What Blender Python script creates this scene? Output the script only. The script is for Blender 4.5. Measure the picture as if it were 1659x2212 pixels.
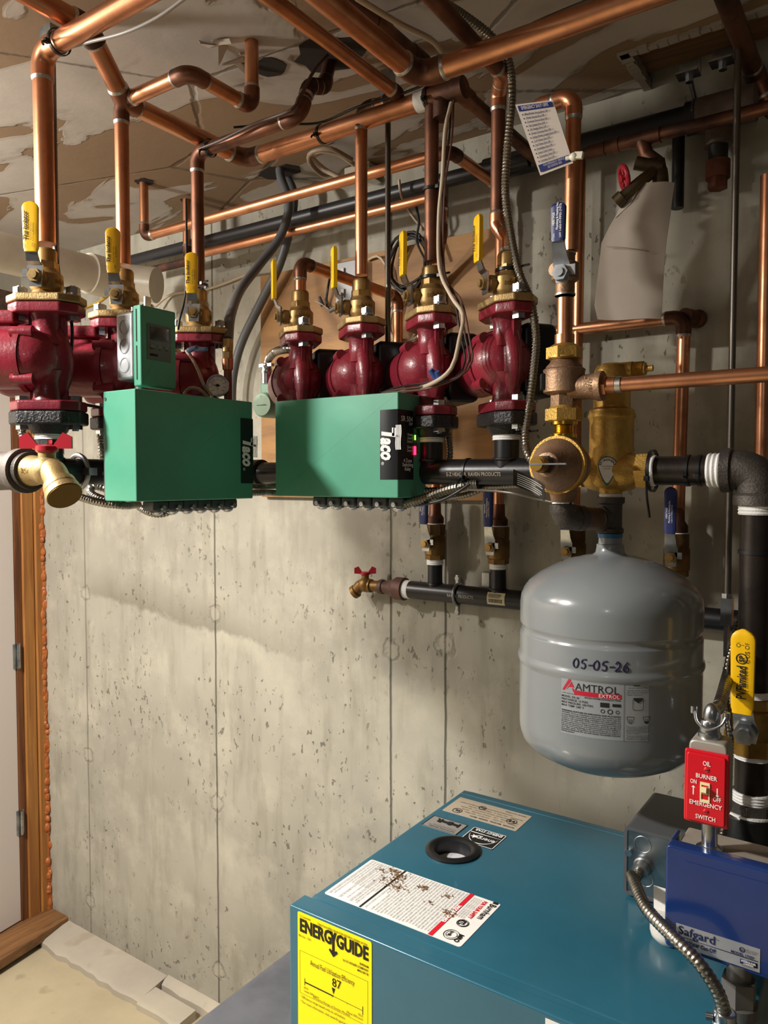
import bpy, math, random
from mathutils import Vector as V, Matrix as Mx
random.seed(7)
for o in list(bpy.data.objects): bpy.data.objects.remove(o)
SC = bpy.context.scene
COL = SC.collection
# ---------------------------------------------------------------- camera, light, exposure
F = 1640.0
CAM = V((2.405, -1.565, 1.58))
cd = bpy.data.cameras.new('camera'); cam = bpy.data.objects.new('camera', cd); COL.objects.link(cam)
cam.location = CAM; cam.rotation_euler = (math.radians(90) - math.atan(71/F), 0, math.radians(34.6))
cd.sensor_fit = 'HORIZONTAL'; cd.sensor_width = 36; cd.lens = 36*F/1659; cd.clip_start = .02
SC.camera = cam
w = bpy.data.worlds.new('world'); SC.world = w; w.use_nodes = True
w.node_tree.nodes['Background'].inputs[0].default_value = (1, .93, .84, 1)
w.node_tree.nodes['Background'].inputs[1].default_value = .03
def lamp(name, loc, power, size, col, kind='POINT'):
    l = bpy.data.lights.new(name, kind); l.energy = power; l.color = col
    if kind == 'POINT': l.shadow_soft_size = size
    o = bpy.data.objects.new(name, l); o.location = loc; COL.objects.link(o); return o
lamp('bulb_light', (.50, -1.35, 2.14), 44, .05, (1, .955, .895))
fx_l = lamp('ceiling_fixture_light', (.88, -1.80, 2.27), 60, 0, (1, .955, .895), 'AREA'); fx_l.data.shape = 'DISK'; fx_l.data.size = .16
lamp('far_fill_light', (2.7, -2.9, 2.1), 4, .08, (1, .955, .895))  # weak fill added behind the camera, not a lamp of the room
vs = SC.view_settings; vs.view_transform = 'Standard'; vs.look = 'None'; vs.gamma = 1; vs.use_curve_mapping = False
vs.exposure = 0.42
# ---------------------------------------------------------------- helpers
ROT = cam.rotation_euler.to_matrix()
def P(u, v, x=None, y=None, z=None, pl=None):
    'the point a photo position shows on a known real plane'
    d = ROT @ V(((u-829.5)/F, -(v-1106)/F, -1))
    if x is not None: t = (x-CAM.x)/d.x
    elif y is not None: t = (y-CAM.y)/d.y
    elif z is not None: t = (z-CAM.z)/d.z
    else: t = (pl[0]-CAM).dot(pl[1])/d.dot(pl[1])
    return CAM + d*t
X, Y, Z = V((1,0,0)), V((0,1,0)), V((0,0,1))
def frame(a):
    a = a.normalized(); t = Z if abs(a.z) < .9 else X
    p = t.cross(a).normalized(); return p, a.cross(p)
def spline(pts, step=.01):
    pts = [V(p) for p in pts]
    q = [pts[0]*2-pts[1]] + pts + [pts[-1]*2-pts[-2]]; out = []
    for i in range(1, len(q)-2):
        a, b, c, d = q[i-1:i+3]; n = max(2, int((c-b).length/step))
        for k in range(n):
            t = k/n
            out.append(.5*((2*b)+(c-a)*t+(2*a-5*b+4*c-d)*t*t+(3*b-a-3*c+d)*t**3))
    return out+[pts[-1]]
class MB:
    def __init__(s): s.v = []; s.f = []
    def add(s, vs, fs):
        n = len(s.v); s.v += [V(p) for p in vs]; s.f += [tuple(i+n for i in f) for f in fs]; return s
    def rings(s, rs, closed=False, caps=True):
        n = len(rs[0]); vs = [p for r in rs for p in r]; fs = []; m = len(rs)
        for i in range(m if closed else m-1):
            for k in range(n):
                a, b = i*n, ((i+1) % m)*n
                fs.append((a+k, a+(k+1) % n, b+(k+1) % n, b+k))
        if caps and not closed:
            fs.append(tuple(range(n))[::-1]); fs.append(tuple((m-1)*n+k for k in range(n)))
        return s.add(vs, fs)
    def tube(s, path, r, n=14, caps=True, closed=False):
        path = [V(p) for p in path]; m = len(path); R = r if hasattr(r, '__len__') else [r]*m
        tg = []
        for i in range(m):
            a = path[i-1] if (i or closed) else path[0]; b = path[(i+1) % m] if (i < m-1 or closed) else path[-1]
            tg.append((b-a).normalized())
        p, q = frame(tg[0]); rs = []
        for i in range(m):
            p = (p-tg[i]*p.dot(tg[i])).normalized(); q = tg[i].cross(p)
            rs.append([path[i]+(p*math.cos(6.28318*k/n)+q*math.sin(6.28318*k/n))*R[i] for k in range(n)])
        return s.rings(rs, closed, caps)
    def cyl(s, a, b, r, r2=None, n=24): return s.tube([a, b], [r, r if r2 is None else r2], n)
    def hexa(s, a, b, r): return s.cyl(a, b, r, n=6)
    def lathe(s, o, ax, prof, n=32, caps=True):
        'prof: (along axis, radius)'
        o = V(o); ax = V(ax).normalized(); p, q = frame(ax)
        return s.rings([[o+ax*h+(p*math.cos(6.28318*k/n)+q*math.sin(6.28318*k/n))*max(r, 1e-5) for k in range(n)] for h, r in prof], False, caps)
    def ring(s, c, ax, R, r, n=24, m=8):
        p, q = frame(V(ax)); return s.tube([V(c)+(p*math.cos(6.28318*k/n)+q*math.sin(6.28318*k/n))*R for k in range(n)], r, m, closed=True)
    def box(s, c, sz, rot=None, bev=0):
        c = V(c); hx, hy, hz = [d/2 for d in sz]
        return s.prism([(-hx,-hy), (hx,-hy), (hx,hy), (-hx,hy)], c-(rot@Z if rot else Z)*hz, rot@X if rot else X, rot@Y if rot else Y, hz*2, bev)
    def prism(s, pts, o, ax, ay, d, bev=0):
        'outline in the ax, ay plane, pushed d along ax x ay; bev chamfers rim and (by rounding) corners'
        o, ax, ay = V(o), V(ax), V(ay); az = ax.cross(ay)
        if bev:
            pts = rnd(pts, bev, 3); ins = inset(pts, bev*.9); i2 = inset(pts, bev*.3)
            L = [(ins, 0), (i2, .35*bev), (pts, bev), (pts, d-bev), (i2, d-.35*bev), (ins, d)]
        else: L = [(pts, 0), (pts, d)]
        return s.rings([[o+ax*x+ay*y+az*h for x, y in q] for q, h in L])
    def quad(s, a, b, c, d): return s.add([a, b, c, d], [(0, 1, 2, 3)])
    def slab(s, corners, d):
        'polygon given by world corners with thickness vector d'
        c = [V(p) for p in corners]; return s.rings([c, [p+V(d) for p in c]])
    def ell(s, c, rx, ry, rz, rot=None, n=20, m=12):
        c = V(c); rs = []
        for i in range(m+1):
            t = math.pi*i/m; rs.append([c+((rot or Mx.Identity(3))@V((rx*math.sin(t)*math.cos(6.28318*k/n), ry*math.sin(t)*math.sin(6.28318*k/n), -rz*math.cos(t)))) for k in range(n)])
        return s.rings(rs)
    def flex(s, pts, r, pitch=.006, n=10, depth=.16):
        path = spline(pts, pitch/4); return s.tube(path, [r*(1-depth*(1+math.cos(i*math.pi/2+.8))/2) for i in range(len(path))], n)
    def text(s, t, o, ax, ay, size, width=None, align='L', bold=0, shear=0, fn=None, depth=0):
        vs, fs, w, x0 = glyphs(t, bold, shear)
        k = size; kx = (width/w if width else k)
        off = -x0*kx - (w*kx*{'L': 0, 'C': .5, 'R': 1}[align])
        o = V(o); ax = V(ax).normalized(); ay = V(ay).normalized(); n = ax.cross(ay)*(depth or .0004)
        if fn: return s.add([fn(x*kx+off, y*k) for x, y in vs], fs)
        return s.add([o+ax*(x*kx+off)+ay*(y*k)+n for x, y in vs], fs)
def rnd(pts, r, k=3):
    out = []; n = len(pts)
    for i in range(n):
        a, b, c = V(pts[i-1]).to_2d(), V(pts[i]).to_2d(), V(pts[(i+1) % n]).to_2d()
        d1 = (a-b); d2 = (c-b); rr = min(r, d1.length*.45, d2.length*.45); p = b+d1.normalized()*rr; q = b+d2.normalized()*rr
        for j in range(k+1):
            t = j/k; out.append(tuple((1-t)**2*p+2*t*(1-t)*b+t*t*q))
    return out
def inset(pts, d):
    out = []; n = len(pts); A = sum(pts[i-1][0]*pts[i][1]-pts[i][0]*pts[i-1][1] for i in range(n)); sg = 1 if A > 0 else -1
    for i in range(n):
        a, b, c = V(pts[i-1]).to_2d(), V(pts[i]).to_2d(), V(pts[(i+1) % n]).to_2d()
        e1 = (b-a).normalized() if (b-a).length > 1e-9 else V((0, 0)); e2 = (c-b).normalized() if (c-b).length > 1e-9 else V((0, 0))
        nn = V((-(e1.y+e2.y), e1.x+e2.x))*sg
        nn = nn.normalized() if nn.length > 1e-9 else nn
        out.append(tuple(b+nn*d))
    return out
GC = {}
def glyphs(t, bold=0, shear=0):
    k = (t, bold, shear)
    if k not in GC:
        c = bpy.data.curves.new('t', 'FONT'); c.body = t; c.size = 1; c.offset = bold; c.shear = shear; c.resolution_u = 2
        o = bpy.data.objects.new('t', c); COL.objects.link(o); bpy.context.view_layer.update()
        e = o.evaluated_get(bpy.context.evaluated_depsgraph_get()); me = e.to_mesh()
        vs = [(v.co.x, v.co.y) for v in me.vertices]; fs = [tuple(p.vertices) for p in me.polygons]
        e.to_mesh_clear(); bpy.data.objects.remove(o); bpy.data.curves.remove(c)
        xs = [v[0] for v in vs] or [0, 1]
        GC[k] = (vs, fs, max(xs)-min(xs), min(xs))
    return GC[k]
ORG = {}
def tag(o, label=None, cat=None, group=None, kind=None):
    for k, val in (('label', label), ('category', cat), ('group', group), ('kind', kind)):
        if val: o[k] = val
    return o
def thing(name, label, cat, loc=(0, 0, 0), group=None):
    o = bpy.data.objects.new(name, None); o.empty_display_size = .03; COL.objects.link(o); o.location = loc
    ORG[o.name] = V(loc); return tag(o, label, cat, group)
def obj(name, mb, m, parent=None, label=None, ang=35):
    if parent: off = ORG[parent.name]
    else:
        a = [min(p[i] for p in mb.v) for i in range(3)]; b = [max(p[i] for p in mb.v) for i in range(3)]
        off = V(((a[0]+b[0])/2, (a[1]+b[1])/2, a[2]))
    me = bpy.data.meshes.new(name); me.from_pydata([p-off for p in mb.v], [], mb.f)
    import bmesh
    bm = bmesh.new(); bm.from_mesh(me)
    if ang < 180: bmesh.ops.recalc_face_normals(bm, faces=bm.faces)
    bm.to_mesh(me); bm.free()
    me.polygons.foreach_set('use_smooth', [True]*len(me.polygons)); me.set_sharp_from_angle(angle=math.radians(min(ang, 179)))
    me.materials.append(m)
    o = bpy.data.objects.new(name, me); COL.objects.link(o)
    if ang < 180:
        wn = o.modifiers.new('weighted_normals', 'WEIGHTED_NORMAL'); wn.keep_sharp = True; wn.weight = 90
    if parent: o.parent = parent
    else: o.location = off
    ORG[o.name] = off
    if label: o['label'] = label
    return o
def ink(name, mb, m, parent): return obj(name, mb, m, parent, ang=200)
def solo(name, label, cat, mb, m, group=None): return tag(obj(name, mb, m), label, cat, group)
def copy_tree(o, parent=None):
    c = o.copy(); COL.objects.link(c); c.parent = parent
    for ch in list(o.children): copy_tree(ch, c)
    return c
# ---------------------------------------------------------------- materials
def lin(c):
    if isinstance(c, str): c = [int(c[i:i+2], 16)/255 for i in (0, 2, 4)]
    return tuple(((x/12.92) if x < .04045 else ((x+.055)/1.055)**2.4) for x in c)+(1,)
class NT:
    def __init__(s, name):
        s.m = bpy.data.materials.new(name); s.m.use_nodes = True; s.t = s.m.node_tree; s.b = s.t.nodes['Principled BSDF']
        tc = s.t.nodes.new('ShaderNodeTexCoord'); s.co = tc.outputs['Object']
    def n(s, t, **k):
        nd = s.t.nodes.new('ShaderNode'+t)
        for a, b in k.items():
            if a == 'props':
                for p, q in b.items(): setattr(nd, p, q)
                continue
            s.put(nd.inputs[a], b)
        return nd
    def put(s, i, b):
        if hasattr(b, 'is_output'): s.t.links.new(b, i)
        else: i.default_value = b
    def math(s, op, *a, clamp=False):
        nd = s.t.nodes.new('ShaderNodeMath'); nd.operation = op; nd.use_clamp = clamp
        for i, b in enumerate(a): s.put(nd.inputs[i], b)
        return nd.outputs[0]
    def noise(s, scale, det=4, rough=.55, co=None, dist=0):
        return s.n('TexNoise', Vector=co or s.co, Scale=scale, Detail=det, Roughness=rough, Distortion=dist).outputs['Fac']
    def map(s, sc): return s.n('Mapping', Vector=s.co, Scale=sc).outputs[0]
    def ramp(s, f, lo, hi): return s.n('MapRange', Value=f, **{'From Min': lo, 'From Max': hi}).outputs[0]
    def mix(s, f, a, b):
        nd = s.t.nodes.new('ShaderNodeMix'); nd.data_type = 'RGBA'
        s.put(nd.inputs[0], f); s.put(nd.inputs[6], a); s.put(nd.inputs[7], b); return nd.outputs[2]
    def out(s, col=None, rough=None, metal=None, bump=None, bs=.3, bd=.01):
        if col is not None: s.put(s.b.inputs['Base Color'], col)
        if rough is not None: s.put(s.b.inputs['Roughness'], rough)
        if metal is not None: s.put(s.b.inputs['Metallic'], metal)
        if bump is not None:
            nd = s.n('Bump', Height=bump, Strength=bs, Distance=bd); s.t.links.new(nd.outputs[0], s.b.inputs['Normal'])
        return s.m
def M(name, col, rough=.5, metal=0, col2=None, scale=8, lo=.42, hi=.68, bump=0, bscale=120, coat=0, r2=None, bd=.002):
    t = NT(name); c = lin(col)
    if col2:
        f = t.ramp(t.noise(scale, 5, .6), lo, hi); c = t.mix(f, c, lin(col2))
        if r2 is not None: rough = t.math('ADD', rough, t.math('MULTIPLY', f, r2-rough))
    t.b.inputs['Coat Weight'].default_value = coat
    return t.out(c, rough, metal, t.noise(bscale, 3) if bump else None, bump, bd)
cop = M('copper', 'd0926c', .33, .92, 'a06a4c', 14, .45, .75, .08, 60, r2=.42)
cod = M('aged_copper', 'ae6d4a', .34, 1, '70483a', 10, .4, .7, .1, 60, r2=.5)
cot = M('tarnished_copper', '8a5f4a', .42, .9, '4c3a33', 8, .4, .65, .1, 60, r2=.55)
sol = M('solder', 'cfcac0', .4, 1, '8d8880', 60)
brs = M('brass', 'b0905c', .42, .7, '8c744a', 25, bump=.08, bscale=200)
brf = M('flange_brass', 'b0986a', .5, .7, '94794c', 30, bump=.35, bscale=350)
bdv = M('pale_valve_brass', 'c4ac7c', .45, .7, 'a8905e', 20, bump=.2, bscale=300)
bry = M('rough_cast_brass', 'd0a858', .42, .7, 'b08a44', 30, bump=.35, bscale=350)
brd = M('dull_brass', '8a6a3c', .48, .7, '5c4628', 20, bump=.15, bscale=200)
brz = M('bronze', '9c7e62', .5, .65, '7c6050', 20, bump=.35, bscale=300)
red = M('burgundy_paint', '882534', .33, 0, '681926', 10, bump=.35, bscale=130, coat=.15)
iron = M('black_pipe_iron', '1f1e1d', .42, .35, '33302c', 9, .4, .8, .15, 90)
cast = M('cast_iron', '55504b', .55, .5, '37322e', 14, bump=.5, bscale=300)
bcast = M('black_cast_flange', '1b1b1c', .4, .2, '2c2c2e', 30, bump=.9, bscale=260)
zinc = M('zinc_plated_steel', 'c8ccd0', .27, 1, '9aa0a6', 30)
galv = M('galvanised_steel', 'b4b7b8', .34, 1, '8a8e90', 25, bump=.05)
flexm = M('flex_conduit_steel', 'aaa79e', .32, 1, '7c776c', 30)
grn = M('green_enamel', '50a083', .42, 0, '4a9679', 5, bump=.03, bscale=500)
grl = M('pale_green_plastic', '7f9b80', .5)
gry = M('grey_enamel', '83898c', .22, 0, '7b8184', 4, bump=.01, coat=.3)
teal = M('teal_enamel', '2b6276', .2, 0, '275b6e', 5, bump=.015, bscale=300, coat=.2)
blue = M('navy_enamel', '1c3672', .22, 0, '1a3064', 5, coat=.3)
dgry = M('dark_grey_enamel', '55575a', .38)
blk = M('black_plastic', '17181a', .38)
blm = M('matte_black', '0d0d0e', .7)
yel = M('yellow_vinyl', 'f0bc08', .38)
nav = M('navy_vinyl', '1f2c66', .4)
redp = M('red_plastic', 'cc1626', .25, coat=.3)
redh = M('red_handle_paint', 'b02030', .35)
wht = M('white_paper', 'e9e7e2', .55)
whp = M('white_plastic', 'e6e4dc', .3)
ptf = M('white_thread_tape', 'e8e8e6', .6, bump=.4, bscale=400)
pvc = M('white_pvc', 'cfc8b8', .35, col2='bdb4a2')
ivo = M('ivory_plastic', 'e8dcae', .35)
pap = M('faded_cardboard', 'b6aa9c', .8, col2='aa9d90', scale=5)
ink_k = M('black_ink', '161616', .6)
ink_g = M('grey_ink', '6a6a6a', .6)
ink_r = M('red_ink', 'd0182c', .5)
ink_w = M('white_ink', 'f0f0ee', .5)
ink_n = M('navy_ink', '1d2350', .5)
ylab = M('yellow_label_paper', 'ffe800', .5)
beig = M('beige_label_paper', 'b3a692', .5)
sil = M('silver_label_foil', 'c0c3c8', .4, .6)
jac = M('beige_cable_jacket', 'b3a189', .5)
brn = M('brown_wire_jacket', '4a342a', .5)
pex = M('grey_plastic_tubing', '56585a', .45)
foam = M('orange_foam', 'a8602c', .45, col2='8c4a20', scale=40)
gbin = M('dark_grey_plastic', '66686f', .55, col2='50535a', scale=5, lo=.4, hi=.65, r2=.65)
tie = blk
def wood(name, a, b, sc, rough=.6, ring=3):
    t = NT(name); n = t.noise(ring, 5, .6, t.map(sc), 1.2)
    n2 = t.noise(ring*9, 3, .6, t.map(sc))
    f = t.math('ADD', t.ramp(n, .35, .7), t.math('MULTIPLY', n2, .25))
    return t.out(t.mix(f, lin(a), lin(b)), rough, 0, n2, .15, .003)
wjamb = wood('orange_pine', 'b07a3c', '8a5626', (14, 14, .8))
wsill = wood('worn_sill_wood', '8c6238', '5a3c22', (14, 1, 14), .65)
wdark = wood('dark_lumber', '5c4030', '3a281e', (1, 12, 12), .7)
ply = wood('plywood', 'a97c44', '7d5830', (1.2, 6, 5), .6, 2.2)
# ---------------------------------------------------------------- setting
ZC = 2.326; YW = -.06; YH = -.455; XH = 1.294
def structure(name, mb, m, parent=None, ang=35):
    o = obj(name, mb, m, parent, ang=ang)
    if not parent: o['kind'] = 'structure'
    return o
seams = [P(u, 1500, y=YW).x for u in (188, 467, 845, 963)] + [2.35, 2.9]
def concrete_wall():
    t = NT('poured_concrete_wall')
    co = t.n('NewGeometry').outputs['Position']
    sep = t.n('SeparateXYZ', Vector=co); x, z = sep.outputs[0], sep.outputs[2]
    big = t.noise(1.6, 4, .6, co); mid = t.noise(7, 5, .65, co)
    st = t.n('Mapping', Vector=co, Scale=(9, 9, 1.6)).outputs[0]
    streak = t.noise(2.2, 4, .6, st)
    c = t.mix(t.ramp(big, .35, .65), lin('a9a596'), lin('908c80'))
    c = t.mix(t.math('MULTIPLY', t.ramp(mid, .48, .75), .6), c, lin('c0baa8'))
    c = t.mix(t.math('MULTIPLY', t.ramp(streak, .50, .74), .45), c, lin('706a58'))
    # cold-joint stain: dips to the right, ragged crisp lower edge, fading upward
    line = t.math('SUBTRACT', 1.235, t.math('MULTIPLY', x, .12))
    d = t.math('SUBTRACT', z, t.math('ADD', line, t.math('MULTIPLY', t.math('SUBTRACT', mid, .5), .10)))
    up = t.ramp(d, .11, .0); lowe = t.ramp(d, -.012, .004)
    band = t.math('MULTIPLY', t.math('MULTIPLY', up, lowe), t.math('MULTIPLY', t.ramp(x, .02, .3), t.ramp(x, 1.25, .8)))
    c = t.mix(t.math('MULTIPLY', band, .55), c, lin('625d4e'))
    damp = t.ramp(t.math('ADD', z, t.math('MULTIPLY', t.math('SUBTRACT', big, .5), .9)), .3, .05)
    c = t.mix(t.math('MULTIPLY', damp, t.math('MULTIPLY', t.ramp(mid, .4, .6), .6)), c, lin('6c665a'))
    pn = t.n('Mapping', Vector=co, Scale=(1, 1, .6)).outputs[0]
    pit = t.ramp(t.noise(75, 2, .5, pn), .65, .70)
    pit2 = t.ramp(t.noise(30, 3, .6, pn), .71, .76)
    pits = t.math('MAXIMUM', t.math('MULTIPLY', pit, t.ramp(t.noise(3, 2, .5, co), .42, .6)), pit2)
    c = t.mix(t.math('MULTIPLY', pits, .7), c, lin('4c473d'))
    h = t.math('SUBTRACT', t.math('MULTIPLY', mid, .3), t.math('MULTIPLY', pits, .6))
    wob = t.math('MULTIPLY', t.math('SUBTRACT', t.noise(9, 3, .6, co), .5), .006)
    for i, sx in enumerate(seams):
        dx = t.math('ABSOLUTE', t.math('SUBTRACT', t.math('ADD', x, wob), sx))
        g = t.ramp(dx, .0042, .0014); c = t.mix(t.math('MULTIPLY', g, .45 if i == 0 else .8), c, lin('3d3931'))
        h = t.math('SUBTRACT', h, g)
    for tx in seams[:4]:
        for tz in (.12, .62, 1.17):
            q = t.n('Combine' 'XYZ', X=t.math('SUBTRACT', x, tx), Y=0.0, Z=t.math('SUBTRACT', z, tz+.03*math.sin(tx*9)))
            L = t.n('VectorMath', props={'operation': 'LENGTH'}, Vector=q.outputs[0]).outputs['Value']
            L = t.math('ADD', L, t.math('MULTIPLY', t.math('SUBTRACT', t.noise(45, 2, .5, co), .5), .03))
            r = t.ramp(t.math('ABSOLUTE', t.math('SUBTRACT', L, .024)), .006, .001)
            c = t.mix(t.math('MULTIPLY', r, .22), c, lin('5a5446')); h = t.math('SUBTRACT', h, t.math('MULTIPLY', r, .7))
            k = t.ramp(L, .02, .014); c = t.mix(t.math('MULTIPLY', k, .5), c, lin('aaa596'))
    return t.out(c, .85, 0, h, .6, .004)
def concrete_floor(name, a, b, s):
    t = NT(name); co = t.n('NewGeometry').outputs['Position']
    n = t.noise(3, 5, .6, co); sp = t.ramp(t.noise(9, 2, .5, co), .64, .7)
    c = t.mix(t.ramp(n, .35, .7), lin(a), lin(b)); c = t.mix(t.math('MULTIPLY', sp, .5), c, lin(s))
    return t.out(c, .75, 0, t.noise(60, 4, .6, co), .2, .003)
def drywall():
    t = NT('patched_drywall'); co = t.n('NewGeometry').outputs['Position']
    m1 = t.n('Mapping', Vector=co, Scale=(2.0, 4.6, 1), Rotation=(0, 0, .45)).outputs[0]
    a = t.noise(1.0, 5, .48, m1, .9); f = t.ramp(a, .498, .508)
    e = t.math('MULTIPLY', t.ramp(a, .49, .5), t.ramp(a, .53, .51))
    mott = t.noise(5, 4, .6, co)
    paper = t.mix(mott, lin('8c7459'), lin('7a634a')); mud = t.mix(t.ramp(mott, .3, .7), lin('b4aba0'), lin('a0978d'))
    c = t.mix(f, paper, mud); c = t.mix(t.math('MULTIPLY', e, .25), c, lin('5c4a38'))
    cr = t.n('TexVoronoi', Vector=t.n('Mapping', Vector=co, Scale=(1.1, 2.2, 1), Rotation=(0, 0, .2)).outputs[0], Scale=1.0, props={'feature': 'DISTANCE_TO_EDGE'}).outputs['Distance']
    k = t.ramp(t.math('ADD', cr, t.math('MULTIPLY', t.math('SUBTRACT', t.noise(20, 3, .6, co), .5), .02)), .008, .002)
    c = t.mix(t.math('MULTIPLY', k, .55), c, lin('3c3126'))
    h = t.math('ADD', t.math('MULTIPLY', f, .6), t.math('SUBTRACT', t.math('MULTIPLY', t.noise(25, 4, .6, co), .35), k))
    return t.out(c, .85, 0, h, .5, .004)
structure('wall_back', MB().box((1.5, YW+.1, 1.3), (4.6, .2, 2.6)), concrete_wall())
structure('floor', MB().box((1.5, -1.9, -.05), (4.6, 3.9, .1)), concrete_floor('concrete_floor', 'b5a88a', 'a3977c', '8a7a62'))
dry = drywall()
HX0, HX1, HY0 = 1.975, 2.42, -.205
cl = MB()
for (x0, x1, y0, y1) in ((-.8, 3.8, -3.6, HY0), (-.8, HX0, HY0, .04), (HX1, 3.8, HY0, .04)):
    cl.box(((x0+x1)/2, (y0+y1)/2, ZC+.008), (x1-x0, y1-y0, .016))
structure('ceiling', cl, dry)
up = MB().box((1.5, -1.75, 2.59), (4.6, 3.7, .02)); structure('trim_1', up, wdark)
structure('trim_2', MB().box((2.2, -.125, 2.46), (1.2, .04, .24)).box((2.2, -.125, 2.352), (1.2, .085, .02)), wood('joist_lumber', '84603c', '5c4028', (1, 10, 10)))
rk = MB()     # torn paper edge round the opening
for i in range(26):
    x = HX0+i*.017; rk.box((x, HY0+.003, ZC+.004), (.018, .012+.01*random.random(), .02))
for i in range(10):
    y = HY0+.004+i*.015; rk.box((HX0+.003, y, ZC+.004), (.012+.012*random.random(), .016, .02))
structure('trim_3', rk, M('torn_gypsum', '9a9184', .9))
concm = concrete_floor('rough_curb_concrete', 'b4ab98', 'a0978a', '8d8068')
# left wall: runs from the corner towards the camera, slightly out of square
L0 = V((-.09, YW, 0)); dL = V((.144, -.989, 0)).normalized(); nL = V((.989, .144, 0)).normalized()
RL = Mx((nL, -dL, Z)).transposed()      # local x = out of the wall, y = back along it
def LW(s, out, z): return L0+dL*s+nL*out+Z*z
def lbox(mb, s0, s1, o0, o1, z0, z1, bev=0): return mb.box(LW((s0+s1)/2, (o0+o1)/2, (z0+z1)/2), (o1-o0, s1-s0, z1-z0), RL, bev)
def S(u): return (P(u, 1500, pl=(L0, nL))-L0).dot(dL)
s1, s2, s3 = S(100), S(78), S(54)
structure('wall_left', lbox(MB(), -.3, 3.4, -.3, -.1, 0, 2.6), concm)
# MB().box((3.7, -1.8, 1.3), (.2, 3.9, 2.6)), concm)
# MB().box((1.5, -3.7, 1.3), (4.8, .2, 2.6)), M('unpainted_gypsum', '8f8878', .9))
structure('trim_4', lbox(lbox(MB(), s1, s2-.001, -.1, .012, .05, 2.03, .003), s2+.001, s3, -.1, .004, .05, 2.03, .003), wjamb)
structure('trim_5', lbox(MB(), s3+.002, s3+.025, -.1, -.004, .05, 2.03), wood('red_brown_jamb', '7a4a24', '502c14', (14, 14, .8)))
structure('trim_6', lbox(MB(), 0, 2.0, -.1, .02, 2.03, 2.2, .003), wdark)
fm = MB(); zz = .05
while zz < 2.02:
    fm.ell(LW(random.uniform(.001, .012), .008+random.uniform(-.004, .006), zz), .010*random.uniform(.7, 1.3), .010*random.uniform(.7, 1.3), .014*random.uniform(.7, 1.4), n=8, m=6); zz += .011
fm.tube([LW(.006, .004, .04), LW(.006, .004, 2.02)], .011, 8)
fo = structure('trim_7', fm, foam)
dr = obj('door_1', lbox(MB(), s3+.026, s3+.9, -.045, -.008, .055, 2.025, .003), M('white_door_paint', 'cdc4be', .5, bump=.02)); dr['kind'] = 'structure'
for v in (1415, 1775):
    p = P(50, v, pl=(L0, nL)); h = MB(); s_ = s3+.024
    lbox(h, s_-.012, s_+.014, -.01, -.003, p.z-.042, p.z+.042)
    for k in range(3): h.cyl(LW(s_, .002, p.z-.042+k*.028), LW(s_, .002, p.z-.015+k*.028), .005)
    obj('hinge', h, galv, dr)
structure('trim_8', lbox(MB(), -.02, 2.0, -.09, .115, .018, .052, .004), wsill)
structure('trim_9', lbox(MB(), -.0, 2.0, -.09, .075, .0, .018), blm)
# mortar curb along the foot of the wall, broken near its end
def curb(pts, hh):
    mb = MB(); rs = []
    for (x, y0, y1) in pts:
        rs.append([V((x, y0, 0)), V((x, y1, 0)), V((x, y1, hh[0])), V((x, y0+.012, hh[1])), V((x, y0, hh[1]*.7))])
    return mb.rings(rs)
def jag(a, b, n, y0, y1, j): return [(a+(b-a)*i/n, y0+random.uniform(-j, j), y1) for i in range(n+1)]
structure('trim_10', curb(jag(.03, .55, 14, -.172, YW, .006), (.04, .026)), concm)
structure('trim_11', curb(jag(.55, .73, 6, -.172, -.105, .006), (.03, .026)), concm)
structure('trim_12', curb(jag(.555, .90, 8, -.088, YW, .003), (.045, .04)), concm)
# plywood backboard
a, b = P(573, 600, y=YW), P(1080, 1082, y=YW)
plz0, plz1 = b.z, a.z+.0
solo('plywood_board', 'large plywood backboard screwed to the concrete wall behind the red pumps', 'board', MB().box(((a.x+b.x)/2, YW-.0095, (plz0+plz1)/2), (b.x-a.x, .019, plz1-plz0), None, .001), ply)

# dark patches paint the shade inside torn holes where pipes pass through the ceiling
def hole_shade(c, r, k):
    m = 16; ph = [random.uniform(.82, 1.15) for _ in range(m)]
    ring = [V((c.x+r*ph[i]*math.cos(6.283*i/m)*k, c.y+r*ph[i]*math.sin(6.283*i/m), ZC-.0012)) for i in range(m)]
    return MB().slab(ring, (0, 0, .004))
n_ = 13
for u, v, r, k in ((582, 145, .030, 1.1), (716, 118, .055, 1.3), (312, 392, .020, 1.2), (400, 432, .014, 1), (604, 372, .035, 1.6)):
    structure('trim_%d' % n_, hole_shade(P(u, v, z=ZC), r, k), M('torn_hole_shade', '231a12', .95)); n_ += 1
for u, v in ((470, 95), (525, 122)):
    c = P(u, v, z=ZC); fl = MB()
    for q in range(3):
        a = random.uniform(0, 6.28); d = V((math.cos(a), math.sin(a), 0)); e = V((-d.y, d.x, 0)); L = random.uniform(.02, .05)
        b0 = c+e*random.uniform(-.02, .02); fl.slab([b0-e*.008, b0+e*.008, b0+d*L+e*.004-Z*.012, b0+d*L-Z*.006], (0, 0, -.0012))
    structure('trim_%d' % n_, fl, M('torn_paper', 'a89c8c', .9)); n_ += 1
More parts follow.
